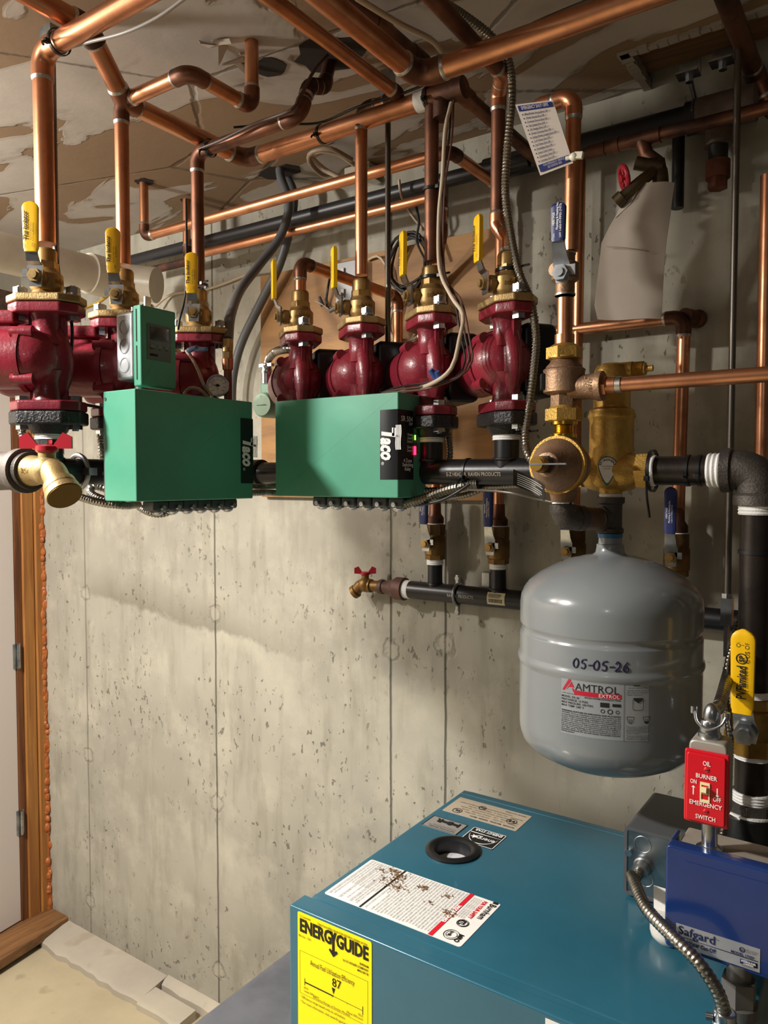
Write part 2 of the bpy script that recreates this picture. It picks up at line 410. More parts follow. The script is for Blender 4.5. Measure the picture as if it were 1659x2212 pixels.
# ---------------------------------------------------------------- pipe runs
def run(name, label, cat, pts, r, mt, fit=None, group=None, k=1.7, joint=sol, ends=(), rings=(), elname='elbow', fr=1.13):
    'a run of pipe: straight lengths and fittings as parts, solder rings as sub-parts of the fittings'
    pts = [V(p) for p in pts]; fit = fit or mt
    root = thing(name, label, cat, V((pts[0].x, pts[0].y, min(p.z for p in pts))), group)
    prev = pts[0]; n = len(pts)
    for i in range(1, n):
        if i == n-1:
            obj('pipe', MB().cyl(prev, pts[i], r, n=24), mt, root); break
        a, b, c = pts[i-1:i+2]; d1 = (b-a).normalized(); d2 = (c-b).normalized(); th = d1.angle(d2)
        tt = k*r*math.tan(th/2); s, e = b-d1*tt, b+d2*tt
        arc = []
        m = max(4, int(th*6)); nrm = d1.cross(d2).normalized(); cen = s+(d2-d1*d1.dot(d2)).normalized()*k*r
        for j in range(m+1): arc.append(cen+Mx.Rotation(th*j/m, 3, nrm)@(s-cen))
        ex = 1.1*r; obj('pipe', MB().cyl(prev, s-d1*ex*.3, r, n=24), mt, root)
        el = obj(elname, MB().tube([s-d1*ex]+arc+[e+d2*ex], r*fr, 24), fit, root)
        for q, d in ((s-d1*ex, -d1), (e+d2*ex, d2)): obj('solder_joint', MB().tube([q-d*.001, q+d*.0012, q+d*.004], [r*fr*1.01, r*(fr-.01), r*1.01], 24), joint, el)
        prev = e+d2*ex*.3
    for (pt, d, rr, L) in rings:      # couplings, tees
        obj('coupling', MB().cyl(V(pt)-V(d)*L/2, V(pt)+V(d)*L/2, rr), fit, root)
    return root
def dist(p): return (p-CAM).length
ZR = 1.945          # where the copper enters the isolation valves
def rx(u, v, **k): return P(u, v, **k)
px1 = V((XH, -.879, 0)); px2 = V((XH, -.737, 0)); px3 = V((XH, -.571, 0))
px4, px5, px6, px7 = [V((x, YH, 0)) for x in (1.446, 1.590, 1.736, 1.876)]
def at(p, z): return V((p.x, p.y, z))
YC = -.535
VX = [P(u, 1170, y=-.10).x for u in (940, 1077, 1240, 1462)]
# riser 1 with its run towards the right, near the ceiling
z1 = P(78, 105, x=XH).z; e1 = at(px1, z1); Z1R = z1
run('copper_pipe', 'thick copper pipe rising from the leftmost pump and turning right under the ceiling', 'pipe', [at(px1, ZR), e1, e1+X*.9], .0148, cop)
z2 = P(262, 222, x=XH).z; e2 = at(px2, z2); f2 = e2+X*.17
g2 = P(572, 222, z=z2); g2.x = f2.x
run('copper_pipe', 'copper pipe rising behind the thermostat box, bending, ending up in the ceiling', 'pipe', [at(px2, ZR), e2, f2, V((f2.x, g2.y, z2)), V((f2.x, g2.y, ZC+.03))], .0118, cop, cot)
e3 = at(px3, P(425, 330, x=XH).z); a3 = P(643, 250, z=e3.z); a3 = V((a3.x, e3.y, e3.z))
b3 = a3+V((.03, .05, .05)); c3 = a3+V((.055, .05, .055))
run('copper_pipe', 'wire-wrapped copper pipe rising from the pump beside the gauge to a ceiling hole', 'pipe', [at(px3, ZR), e3, a3, P(668, 185, y=e3.y+.03), P(700, 188, y=e3.y+.06), P(716, 120, z=ZC+.02)], .0118, cot, cot)
# offset main: from the ceiling, 45 degrees, then towards the backboard, then right
zm = P(530, 345, y=YH).z; m0 = V((P(530, 345, y=YH).x, YH, zm))
c45 = P(285, 212, z=zm); c45.x = m0.x; d45 = V((.7, -.7, 0)); 
q45 = P(188, 58, z=zm+.055)
run('copper_pipe', 'copper main with two bends under the ceiling, running to the tee above the pumps', 'pipe',
    [q45+V((.0, -.6, 0)), q45, V((m0.x, c45.y, zm)), m0, V((px6.x+.02, YH, zm))], .0155, cop, cot)
# tee and its branch going back towards the wall
tb = V((px6.x+.02, YH, zm))
ty = P(1150, 320, z=zm)
t_ = run('copper_pipe', 'dark copper branch from the taped tee above the pumps back to the wall', 'pipe', [tb+X*.028, tb+X*.028+Y*.36], .0125, cot)
obj('tee', MB().cyl(tb-X*.03, tb+X*.042, .0178).cyl(tb, tb-Z*.04, .0155).cyl(tb+X*.028, tb+X*.028+Y*.04, .015), cot, t_)
obj('tape_wrap', MB().cyl(tb-X*.048, tb-X*.029, .0172), ptf, t_, 'white smeared joint')
run('copper_pipe', 'copper riser from the wire-draped pump up to the taped tee', 'pipe', [at(px6, ZR), at(px6, zm-.01)], .0118, cot)
e5 = at(px5, P(776, 240, y=YH).z); f5 = e5+X*.085
run('copper_pipe', 'copper riser left of the threaded rod, turning along the ceiling towards the viewer', 'pipe', [at(px5, ZR), e5, f5, f5-Y*.75], .0112, cop, cot)
c7 = P(1080, 160, y=YH)
run('copper_pipe', 'copper riser beside the flex conduit, joining the dark ceiling pipe above', 'pipe',
    [V((1.876, YH, ZR)), V((1.876, YH, ZR+.014)), P(1074, 486, y=YH), P(1077, 205, y=YH), P(1086, 160, y=YH-.03), P(1086, 160, y=YH-.03)+V((0, -.6, .02))], .0112, cot, cop, k=1.2)
z8 = P(905, 165, y=-.60).z; e8 = V((P(905, 165, y=-.60).x, -.60, z8))
run('copper_pipe', 'thick copper main crossing the top of the view towards the upper right corner', 'pipe', [e8-Y*.65, e8, e8+X*.9], .0155, cop, cot)
d0 = P(940, 160, z=2.285)
run('copper_pipe', 'dark copper pipe along the ceiling with cables strapped to it', 'pipe', [d0, d0-Y*.6], .014, cot, rings=[(d0-Y*.06, Y, .0158, .04), (d0-Y*.17, Y, .0158, .035)])
# short pump-4 riser turning to the backboard
h4 = P(650, 566, y=YH).z
run('copper_pipe', 'short copper riser bending back to the plywood above the first right-row pump', 'pipe',
    [at(px4, ZR-.01), at(px4, h4), V((px4.x, -.12, h4)), V((px4.x, -.12, 1.62))], .0112, cop, cot)
# two bright pipes along the wall under the ceiling
ya = P(310, 395, z=ZC).y; pa = P(312, 512, y=ya); pa2 = P(972, 345, y=ya)
run('copper_pipe', 'upper of two bright copper pipes along the wall, dropping from the ceiling at its left', 'pipe',
    [V((pa.x, ya, ZC+.02)), pa, V((pa2.x, ya, pa.z)), V((pa2.x, -.10, pa.z)), V((VX[1], -.10, pa.z-.08)), V((VX[1], -.10, 1.44))], .0112, cop, cot)
yb = P(400, 432, z=ZC).y; pb = P(404, 556, y=yb); xb = P(955, 455, y=yb).x
run('copper_pipe', 'lower of two bright copper pipes along the wall under the ceiling', 'pipe',
    [V((pb.x, yb, ZC+.02)), pb, V((xb, yb, pb.z)), V((xb, yb, pb.z-.08)), V((VX[0], -.10, pb.z-.16)), V((VX[0], -.10, 1.44))], .0105, cop, cot)
# horizontal pipe behind the fourth pump, elbow, and the return drop
yr = -.10; pc = P(1478, 684, y=yr)
rr = run('copper_pipe', 'copper pipe behind the cardboard with an elbow and a long drop to a valve', 'pipe',
    [P(1000, 740, y=yr)*1, pc, V((VX[3], yr, 1.44))], .0118, cop, cot)
obj('tee', MB().cyl(V((pc.x, yr, pc.z)), V((pc.x+.012, yr+.035, pc.z)), .016).ell((pc.x+.016, yr+.034, pc.z), .017, .014, .017), cot, rr)
yt = -.15; pt = P(1253, 345, y=yt)
run('copper_pipe', 'slim copper drop hidden behind the brass regulator column', 'pipe', [V((VX[2]+.005, -.10, pt.z+.05)), V((VX[2], -.10, 1.44))], .0105, cop)
# feed line
ef = P(1240, 207, y=YC); gf = P(1150, 214, y=YC); vf = P(1216, 560, y=YC)
FX = P(1222, 800, y=YC).x
fx0 = P(1240, 207, y=YC).x
run('copper_pipe', 'copper feed pipe with a hooked top, dropping to the blue-handled shutoff valve', 'pipe',
    [V((gf.x, YC+.06, ef.z-.012)), V((gf.x, YC, ef.z)), V((fx0, YC, ef.z)), V((FX+.006, YC, P(1220, 545, y=YC).z))], .0104, cop)
# vent outlet pipe
vz = P(1310, 833, y=YC).z; vx = P(1318, 833, y=YC).x
vt = run('copper_pipe', 'horizontal copper drain pipe leaving the bronze backflow preventer to the right', 'pipe', [V((vx, YC, vz)), V((vx+.5, YC, vz))], .0098, cop)
obj('adapter', MB().cyl((vx-.022, YC, vz), (vx-.008, YC, vz), .0092).hexa((vx-.012, YC, vz), (vx-.004, YC, vz), .0145).cyl((vx-.004, YC, vz), (vx+.008, YC, vz), .0118), cop, vt)
obj('solder_joint', MB().cyl((vx+.004, YC, vz), (vx+.016, YC, vz), .0112), sol, vt)
# right edge
run('copper_pipe', 'tall copper pipe at the right edge of the view against the wall', 'pipe', [V((P(1652, 700, y=-.12).x, -.12, P(1652, 380, y=-.12).z)), V((P(1652, 700, y=-.12).x, -.12, 1.0))], .0118, cop)
zk = 2.29; k1 = P(1632, 190, z=zk-.02)
run('copper_pipe', 'dark copper pipe coming over the ceiling opening and turning down at the upper right', 'pipe', [k1+V((.0, -.5, .02)), k1+V((0, 0, .02)), k1+V((.03, .02, -.06)), k1+V((.16, .04, -.08))], .0155, cot)
yk = -.17; kk = P(1300, 322, y=yk)
bz = run('copper_pipe', 'reddish copper pipe along the wall at upper right, with a spigot branch', 'pipe', [V((P(1262, 330, y=yk).x, yk, kk.z)), V((P(1262, 330, y=yk).x+.75, yk, kk.z))], .011, cot,
    rings=[(V((P(1395, 310, y=yk).x, yk, kk.z)), X, .0135, .05), (V((P(1330, 320, y=yk).x, yk, kk.z)), X, .0125, .012), (V((P(1290, 325, y=yk).x, yk, kk.z)), X, .0125, .03)])
bx = P(1385, 315, y=yk).x
obj('branch', MB().tube([V((bx, yk, kk.z)), V((bx+.01, yk, kk.z-.03)), V((bx+.03, yk-.005, kk.z-.05))], .0125), cot, bz)
# ---- dark waste pipes along the top of the wall
def dark(name, label, pts, r, mt=None, cat='pipe', coup=()):
    root = thing(name, label, cat, V((pts[0].x, pts[0].y, min(p.z for p in pts))))
    obj('pipe', MB().tube(spline(pts, .02) if len(pts) > 2 else pts, r, 20), mt or iron, root)
    for (p, d, rr, L) in coup: obj('coupling', MB().cyl(V(p)-V(d)*L/2, V(p)+V(d)*L/2, rr), mt or iron, root)
    return root
yl = -.12; la = P(250, 555, y=yl); lb = P(940, 395, y=yl)
dark('black_pipe', 'black plastic pipe along the wall just under the upper bright copper pipe', [V((.0, yl, lb.z)), V((lb.x+.22, yl, lb.z))], .016, M('black_abs', '232326', .4))
lc = P(350, 548, y=-.12)
dark('corroded_pipe', 'rust-brown corroded pipe stub along the wall, left of the lower bright copper pipe', [V((lc.x-.06, -.12, pb.z+.008)), V((pb.x, -.12, pb.z+.008))], .011, M('rusty_steel', '5c3a2a', .7, .3, '33241c', 30, bump=.4))
yg = -.10; ga = P(1100, 372, y=yg); gb = P(1560, 240, y=yg)
gz = P(1380, 285, y=yg).z
dark('black_pipe', 'large black drain pipe along the wall at the upper right, hung under the opening', [V((P(1050, 385, y=yg).x, yg, gz)), V((P(1535, 240, y=yg).x, yg, gz))], .024, M('black_abs_glossy', '1c1c20', .35),
     coup=[(V((P(1492, 240, y=yg).x, yg, gz)), X, .029, .012), (V((P(1503, 240, y=yg).x, yg, gz)), X, .029, .006)])
tx = P(1553, 240, y=yg).x
tt = thing('drain_tee', 'brown cast drain fitting with a rusty plug at the upper right of the wall', 'pipe fitting', (tx, yg, 1.9))
tm = M('brown_drain_iron', '6a5a50', .5, .2, '4c3c34', 20)
obj('body', MB().cyl((tx-.035, yg, gz), (tx+.06, yg, gz), .031).cyl((tx, yg, gz), (tx, yg, gz-.06), .023), tm, tt)
zp = P(1555, 370, y=yg).z
obj('stub', MB().cyl((tx, yg, gz-.05), (tx, yg, zp), .0165), iron, tt)
obj('plug', MB().cyl((tx, yg, zp+.018), (tx, yg, zp-.012), .0205).hexa((tx, yg, zp-.012), (tx, yg, zp-.03), .017), M('rusty_plug', '6b3c28', .8, .2, '47281c', 40), tt)
vx_ = P(1465, 350, y=-.085).x
dark('black_pipe', 'slim black vertical pipe beside the top of the hanging cardboard', [V((vx_, -.085, gz-.02)), V((vx_, -.085, P(1465, 450, y=-.085).z))], .011)
# threaded rods
def rod(label, x, y, z0, z1, r=.0052):
    t = thing('threaded_rod', label, 'rod', (x, y, z0), 'threaded hanger rods')
    L = z1-z0; n = int(L/.0016); rs = [r*(1 if i % 2 else .86) for i in range(n)]
    obj('shaft', MB().tube([V((x, y, z0+L*i/(n-1))) for i in range(n)], rs, 8), M('dark_threaded_steel', '6a645c', .4, .9), t, ang=80)
    return t
r1 = P(1581, 800, y=-.2)
ra = rod('long threaded rod hanging from the ceiling opening down to the lower header', r1.x, -.2, P(1570, 1335, y=-.2).z, 2.36, .006)
zc_ = P(1567, 1320, y=-.2).z
obj('clevis', MB().box((r1.x, -.2, zc_), (.017, .02, .045)).hexa((r1.x, -.2, zc_+.02), (r1.x, -.2, zc_+.03), .009).box((r1.x, -.2, zc_-.05), (.006, .02, .05)), galv, ra)
obj('bracket', MB().box((r1.x, -.2, 2.348), (.03, .04, .004)).box((r1.x, -.182, 2.365), (.03, .004, .04)), galv, ra)
r2 = P(838, 500, y=-.41)
rb = rod('threaded rod hanging between the second and third pumps of the right row', r2.x, -.41, 1.62, P(838, 215, y=-.41).z, .0055)
obj('hanger', MB().box((r2.x, -.41, P(838, 215, y=-.41).z+.02), (.02, .02, .06)), galv, rb)
r3 = P(124, 500, x=1.29)
rc = rod('threaded rod hanging behind the leftmost pump', P(120, 500, y=-.83).x, -.83, 1.59, 2.30, .0055)
hx, hy = P(120, 500, y=-.83).x, -.83
obj('clamp', MB().ring((XH, hy, 1.592), Y, .027, .004, 28, 8).box((XH+.031, hy, 1.592), (.02, .014, .012)).hexa((hx, hy, 1.62), (hx, hy, 1.63), .008), galv, rc)
obj('bracket', MB().box((hx, hy, 2.30), (.03, .025, .02)), galv, rc)
# brackets seen in the ceiling opening
for u, v, l in ((1490, 155, 'zinc strap bracket holding the black drain pipe under the ceiling opening'), (1562, 128, 'zinc strap bracket on the joist beside the dark copper pipe')):
    p = P(u, v, y=-.15); t = thing('bracket', l, 'bracket', p, 'joist brackets in the ceiling opening')
    obj('plate', MB().box(p+V((0, .002, .004)), (.036, .004, .03), None, .001).box(p+V((0, -.012, -.01)), (.036, .03, .003)), galv, t)
    obj('bolt', MB().hexa(p-Z*.018, p-Z*.009, .007), zinc, t)
    if u < 1500: obj('hanger', MB().cyl(p-Z*.01, V((p.x, yg, gz+.024)), .004).tube(spline([V((p.x-.0, yg-.03, gz)), V((p.x, yg-.02, gz+.022)), V((p.x, yg, gz+.031)), V((p.x, yg+.02, gz+.022)), V((p.x, yg+.03, gz))]), .003, 8), galv, t)
# white PVC at the left wall
pv0 = P(-60, 552, y=-.75); pv1 = P(212, 597, y=-.30)
pl_ = P(215, 595, x=.30); pd = (V((.144, -.989, 0))).normalized()
pe = P(205, 594, y=-.34); ps = pe+V((-.02, -.7, 0))
pp = thing('pvc_pipe', 'white plastic drain pipe running along the left wall above the door', 'pipe', pe)
obj('pipe', MB().cyl(ps, pe, .046, n=36), pvc, pp)
obj('coupling', MB().cyl(pe-Y*.02, pe+Y*.03, .052, n=36), pvc, pp)
obj('elbow', MB().tube(spline([pe+Y*.02, pe+Y*.06, pe+V((.03, .10, -.004)), pe+V((.085, .13, -.012))], .01), .047, 36), pvc, pp)
# ---------------------------------------------------------------- pumps
def oval(l, wd, c): return [(-l+c, -wd), (l-c, -wd), (l, -wd+c*.9), (l, wd-c*.9), (l-c, wd), (-l+c, wd), (-l, wd-c*.9), (-l, -wd+c*.9)]
def hexbolt(x, z0, z1, s):
    'stud with a nut at z1 and a head at z0'
    d = 1 if z1 > z0 else -1
    return MB().cyl((x, 0, z0), (x, 0, z1+d*.012), .0048, n=12).hexa((x, 0, z1-d*.001), (x, 0, z1+d*.0095), .0105).hexa((x, 0, z0-d*.0005), (x, 0, z0-d*.0085), .0105).cyl((x, 0, z1-d*.003), (x, 0, z1), .0115)
def make_pump(kind):
    r = thing('circulator_pump', 'pump', 'pump')
    b = MB()
    for s in (1, -1):
        b.prism(oval(.055, .035, .022), (0, 0, .0665 if s > 0 else -.0825), X, Y, .016, .003)
        b.lathe((0, 0, 0), Z*s, [(.02, .030), (.035, .0235), (.045, .022), (.060, .0225), (.07, .027)])
        b.box((-.026, 0, s*.05), (.009, .006, .04)); b.box((.022, 0, s*.05), (.012, .006, .04))
    b.lathe((0, 0, 0), X, [(-.024, .001), (-.024, .014), (-.021, .026), (-.012, .037), (-.002, .044), (.010, .049), (.024, .051), (.024, .01)], 40)
    # suction passage bulging out of the front face
    rs = []
    for i in range(15):
        t = i/14; zz = .052-.118*t; wv = .0205*math.sin(math.pi*min(1, (t*.93+.07)))**.55*(1-.30*t); dp = -.016-.024*math.sin(math.pi*(t*.9+.04))**.8
        rs.append([V((-.012+(dp+.012)*max(0, math.sin(a))*1.0 if True else 0, wv*math.cos(a), zz)) for a in [math.pi*k/14 for k in range(15)]]+[V((-.004, 0, zz))])
    b.rings(rs)
    for k in range(4):
        a = math.pi/4+k*math.pi/2; b.cyl((.006, .050*math.cos(a), .050*math.sin(a)), (.026, .050*math.cos(a), .050*math.sin(a)), .0095, n=14)
    obj('volute', b, red, r)
    m = MB().lathe((0, 0, 0), X, [(.025, .02), (.025, .053), (.034, .053), (.036, .047), (.05, .047), (.051, .0455), (.055, .0455), (.056, .0475), (.112, .0475), (.120, .043), (.125, .03), (.126, 0)], 40)
    for k in range(4):
        a = math.pi/4+k*math.pi/2; m.cyl((.024, .050*math.cos(a), .050*math.sin(a)), (.040, .050*math.cos(a), .050*math.sin(a)), .0085, n=12)
    if kind == 'A': m.v = [V((p.x*1.75 if p.x > .05 else p.x, p.y, p.z)) for p in m.v]
    obj('motor_housing', m, red, r)
    if kind == 'A':
        obj('terminal_cover', MB().box((.125, 0, .061), (.17, .05, .020), None, .004).box((.125, 0, .047), (.15, .036, .02)), red, r)
    else:
        obj('control_box', MB().box((.045, -.058, .004), (.10, .06, .118), None, .010).box((.045, -.02, .0), (.06, .05, .07)), blk, r)
    for s in (1, -1):
        for x in (-.041, .041): obj('bolt', hexbolt(x, s*.0665, s*.1005, s), zinc, r)
    return r
def grip(z0, z1, y, w0, w1, th, tilt):
    rs = []
    n = 30
    for i in range(n+1):
        t = i/n; z = z0+(z1-z0)*t; wd = (w0+(w1-w0)*t)/2
        if t > .86: wd *= math.sqrt(max(.02, 1-((t-.86)/.14)**2))
        if t < .04: wd *= .9
        h = th/2*(1 if t < .9 else math.sqrt(max(.05, 1-((t-.9)/.1)**2))); yy = y+tilt*t
        rs.append([V((wd*(1 if abs(math.cos(a)) > .35 else abs(math.cos(a))/.35)*(1 if math.cos(a) > 0 else -1)*min(1, abs(math.cos(a))*1.25+.0) , yy+h*max(-1, min(1, math.sin(a)*1.3)), z)) for a in [6.28318*k/20+.01 for k in range(20)]])
    return MB().rings(rs)
def make_lever(parent, y, z0, zp, z1, m, wd=.022, kink=.012, s=1):
    'zinc lever plate on the stem (at y, z0), kinked outward, then the vinyl grip'
    pl = MB()
    path = [(y, z0-.016), (y, z0+.016), (y+kink*.5, z0+(zp-z0)*.62), (y+kink, zp+.004)]
    rs = []
    for (yy, zz), ww in zip(path, (.018, .024, .020, .017)):
        rs.append([V((-ww/2, yy-.0014, zz)), V((ww/2, yy-.0014, zz)), V((ww/2, yy+.0014, zz)), V((-ww/2, yy+.0014, zz))])
    pl.rings(rs); pl.box((.013, y, z0+.004), (.012, .0028, .012))
    lv = obj('lever', pl, zinc, parent)
    obj('grip', grip(zp, z1, y+kink, wd*.86, wd, .0085, 0), m, lv)
    obj('stem_nut', MB().hexa((0, y-.004, z0), (0, y+.007, z0), .0105).cyl((0, y+.006, z0), (0, y+.011, z0), .006), brs, lv)
    return lv
def make_iso():
    r = thing('isolation_valve', 'valve', 'valve')
    obj('flange', MB().prism(oval(.057, .037, .024), (0, 0, .0003), X, Y, .012, .0025), brf, r)
    b = MB().lathe((0, 0, 0), Z, [(.011, .029), (.015, .024), (.020, .021), (.026, .0245), (.046, .0245), (.051, .020), (.055, .019)], 28)
    b.hexa((0, 0, .053), (0, 0, .066), .0185); b.lathe((0, 0, 0), Z, [(.065, .0165), (.082, .0165), (.086, .0145)], 28)
    b.cyl((0, .018, .036), (0, .036, .036), .011); b.hexa((0, .024, .036), (0, .033, .036), .014)
    body = obj('valve_body', b, brs, r)
    t = MB()
    def cy(x, y): a = -x/.0247+math.pi; return V((.0248*math.cos(a), .0248*math.sin(a), .031+y))
    t.text('Webs', (0, 0, 0), X, Z, .013, align='C', fn=cy, bold=.03); ink('embossed_lettering', t, M('cast_letter_brass', '8a6a34', .5, 1), body)
    lv = make_lever(r, .038, .036, .068, .142, yel, .0235)
    t = MB()
    t.text('The Isolator', (.003, .0552, .084), Z, X, .0085, bold=.03).text('Full Port Ball Valve', (-.0035, .0552, .084), Z, X, .0034).text('by Webstone', (-.0075, .0552, .092), Z, X, .0032)
    t.text('ON', (-.006, .0552, .0735), Z, X, .004).text('OFF', (.008, .0552, .0725), Z, X, .004)
    ink('lettering', t, ink_k, lv.children[0])
    return r
def drop(o, p, ang, label, group=None):
    o.location = p; o.rotation_euler = (0, 0, ang); o['label'] = label
    if group: o['group'] = group
angA = math.atan2(-.568, -.823); angB = math.radians(141)
pa_, pb_, iv = make_pump('A'), make_pump('B'), make_iso()
ZP = 1.7675
spots = [(px1, 'A', 'leftmost red pump, largest in view, its motor running out of frame'), (px2, 'A', 'red pump mostly hidden behind the thermostat box and its grey junction box'), (px3, 'A', 'red pump behind the thermostat box, right next to the temperature gauge'),
         (px4, 'B', 'red pump under the short bent riser, first of the right row'), (px5, 'B', 'red pump second in the right row, left of the threaded rod'), (px6, 'B', 'red pump with beige wires and blue wire nuts draped over it'), (px7, 'B', 'red pump at the right end of the row, beside the flex conduit and brass regulator')]
names = ['leftmost pump', 'pump hidden by the thermostat box', 'pump next to the temperature gauge', 'pump under the short bent riser', 'pump left of the threaded rod', 'wire-draped pump', 'pump beside the flex conduit']
ua, ub, ui = False, False, False
for (p, k, l), nm in zip(spots, names):
    if k == 'A': o = pa_ if not ua else copy_tree(pa_); ua = True
    else: o = pb_ if not ub else copy_tree(pb_); ub = True
    a = angA if k == 'A' else angB
    drop(o, V((p.x, p.y, ZP)), a, l, 'red circulator pumps')
    v = iv if not ui else copy_tree(iv); ui = True
    drop(v, V((p.x, p.y, ZP+.0825)), a, 'yellow-levered brass flange valve on the '+nm, 'yellow-handled isolation valves')
# ---------------------------------------------------------------- supply header in two legs
HZ = 1.592
def header(label, pts, r, branches, axis):
    h = thing('supply_header', label, 'pipe', pts[0])
    obj('pipe', MB().tube(pts, r, 28), iron_p, h)
    for p, a in branches:
        br = obj('branch', MB().cyl(V((p.x, p.y, HZ)), V((p.x, p.y, 1.648)), .0205, n=28).ring((p.x, p.y, HZ+r*.93), Z, .0215, .0025, 28), iron_p, h)
        tw = MB().tube([V((p.x, p.y, 1.642+.0022*i)) for i in range(6)], [.0222, .0212]*3, 24); obj('thread_tape', tw, ptf, br)
        f = MB(); q = Mx.Rotation(a, 3, 'Z')
        f.prism(oval(.056, .037, .022), (p.x, p.y, 1.664), q@X, q@Y, .0205, .003); f.lathe((p.x, p.y, 1.65), Z, [(0, .024), (.004, .027), (.016, .033)], 28)
        obj('flange', f, bcast, h)
    return h
iron_p = M('black_painted_pipe', '1b1b1d', .36, .1, '242427', 12, bump=.05)
sx = P(1160, 1020, y=YH).x
h1 = header('long black supply header under the right row of pumps, printed in pale letters', [V((XH, YH, HZ)), V((sx+.02, YH, HZ))], .0212, [(p, angB) for p in (px4, px5, px6, px7)], X)
h2 = header('black supply header under the left pumps, running back from the drain valve', [V((XH, -.955, HZ)), V((XH, YH-.03, HZ))], .0212, [(p, angA) for p in (px1, px2, px3)], Y)
obj('elbow', MB().tube(spline([V((XH, YH-.05, HZ)), V((XH, YH-.02, HZ)), V((XH+.02, YH, HZ)), V((XH+.05, YH, HZ))], .008), .027, 24), cast, h2)
def cyl_text(mb, t, u, r, size, ztop, bold=.02, width=None, axis='x'):
    'lettering wrapped on a horizontal pipe along +x, facing the viewer side'
    x0 = P(u, 1020, y=YH).x
    return mb.text(t, (0, 0, 0), X, Z, size, width, bold=bold, fn=lambda x, y: V((x0+x, YH-math.cos((y+ztop)/r)*(r+.0004), HZ+math.sin((y+ztop)/r)*(r+.0004))))
tm_ = MB(); cyl_text(tm_, 'E-Z HEADER  RAVEN PRODUCTS', 978, .0212, .0085, -.007, width=.098); ink('lettering', tm_, M('pale_stencil_ink', '9c8f78', .6), h1)
tm_ = MB(); tm_.text('RAVEN PRODUCTS', (0, 0, 0), X, Z, .0085, .075, bold=.01, fn=lambda x, y: V((XH+.0216*math.cos((y-.006)/.0212), -.80+x, HZ+.0216*math.sin((y-.006)/.0212)))); ink('lettering', tm_, M('grey_stencil_ink', '8a8a88', .6), h2)
# end tee and drain valve at the near end of the left leg
ty_ = -.965; tfx = P(60, 1008, y=ty_).x
te = thing('iron_tee', 'rough grey iron tee at the near left end of the black header', 'pipe fitting', (XH, ty_, HZ-.05))
obj('body', MB().lathe((XH, ty_+.05, HZ), -Y, [(0, .021), (0, .031), (.018, .031), (.022, .028), (.06, .029), (.075, .029), (.08, .025), (.086, .01)], 32).lathe((XH-.01, ty_, HZ), X, [(0, .027), (tfx-XH-.014, .028), (tfx-XH-.008, .032), (tfx-XH+.008, .032), (tfx-XH+.008, .02)], 32), M('iron_tee_grey', '756c66', .6, .35, '575049', 14, bump=.3), te)
obj('bushing', MB().lathe((tfx-.006, ty_, HZ), X, [(0, .02), (.0, .0265), (.016, .0265), (.016, .02)], 32), cast, te)
x0 = tfx+.014
dv = thing('drain_valve', 'brass boiler drain valve with a red butterfly handle at the left of the header', 'valve', (x0, ty_, HZ))
b = MB().lathe((x0-.008, ty_, HZ), X, [(0, .012), (0, .0225), (.010, .0215), (.022, .018), (.034, .0195), (.046, .019)], 28)
o1 = V((x0+.034, ty_, HZ)); b.tube(spline([o1, o1+V((.014, 0, -.002)), o1+V((.034, -.004, -.018))], .004), .0175, 24).cyl(o1-Z*.004, o1+Z*.027, .0115).ell(o1, .021, .021, .021)
od = V((.72, -.1, -.69)).normalized(); oc = o1+V((.032, -.004, -.016))
b.lathe(oc, od, [(0, .017), (.004, .0215), (.013, .0225), (.015, .0215), (.017, .0235), (.026, .0235)], 28)
vb = obj('valve_body', b, bdv, dv)
obj('outlet_cap', MB().lathe(oc+od*.0255, od, [(0, .0225), (.002, .0225), (.002, .001)], 28), M('dark_cap_brass', '7c6030', .5, 1), dv)
t = MB().text('3/4"', o1+V((-.03, -.0205, -.003)), X, Z, .009, bold=.02); ink('size_mark', t, M('cast_mark_brass', '7c6030', .5, 1), vb)
hm = MB().lathe(o1+Z*.024, Z, [(0, .012), (.003, .015), (.009, .015), (.011, .012)], 20)
ax = V((.823, .568, 0))
for s in (1, -1):
    hm.slab([o1+ax*s*.010+Z*.03, o1+ax*s*.036+Z*.03, o1+ax*s*.036+Z*.046, o1+ax*s*.024+Z*.052, o1+ax*s*.012+Z*.036], V((.568, -.823, 0))*.005)
hd = obj('handle', hm, redh, dv); obj('nut', MB().hexa(o1+Z*.034, o1+Z*.042, .008), zinc, hd)
# ---------------------------------------------------------------- green relay boxes
def taco(mb, o, ax, ay, k):
    'maker mark reading along ax: slab T with striped bar, then lower-case letters'
    def pt(x, y): return o+ax*(x*k)+ay*(y*k)+ax.cross(ay)*.0006
    mb.add([pt(*p) for p in ((.0, .74), (.30, .74), (.30, .92), (.42, .92), (.30, .0), (.13, .0), (.22, .62), (.0, .62))], [(0, 1, 5, 6, 7), (1, 4, 5), (1, 2, 3, 4)])
    mb.add([pt(*p) for p in ((-.02, .55), (.34, .55), (.36, .68), (.0, .68))], [(0, 1, 2, 3)])
    for i in range(4):
        y = .74+.075*i; n = 16
        top = [(-.12+1.05*j/n, y+.02*math.sin(6.28*j/n)) for j in range(n+1)]; bot = [(x, yy+.046) for x, yy in top]
        mb.add([pt(*p) for p in top+bot], [(j, j+1, n+2+j, n+1+j) for j in range(n)])
    mb.text('aco', pt(.40, 0), ax, ay, .98*k, .98*k, bold=.045, shear=.22)
    mb.text('®', pt(1.44, .0), ax, ay, .2*k)
    return mb
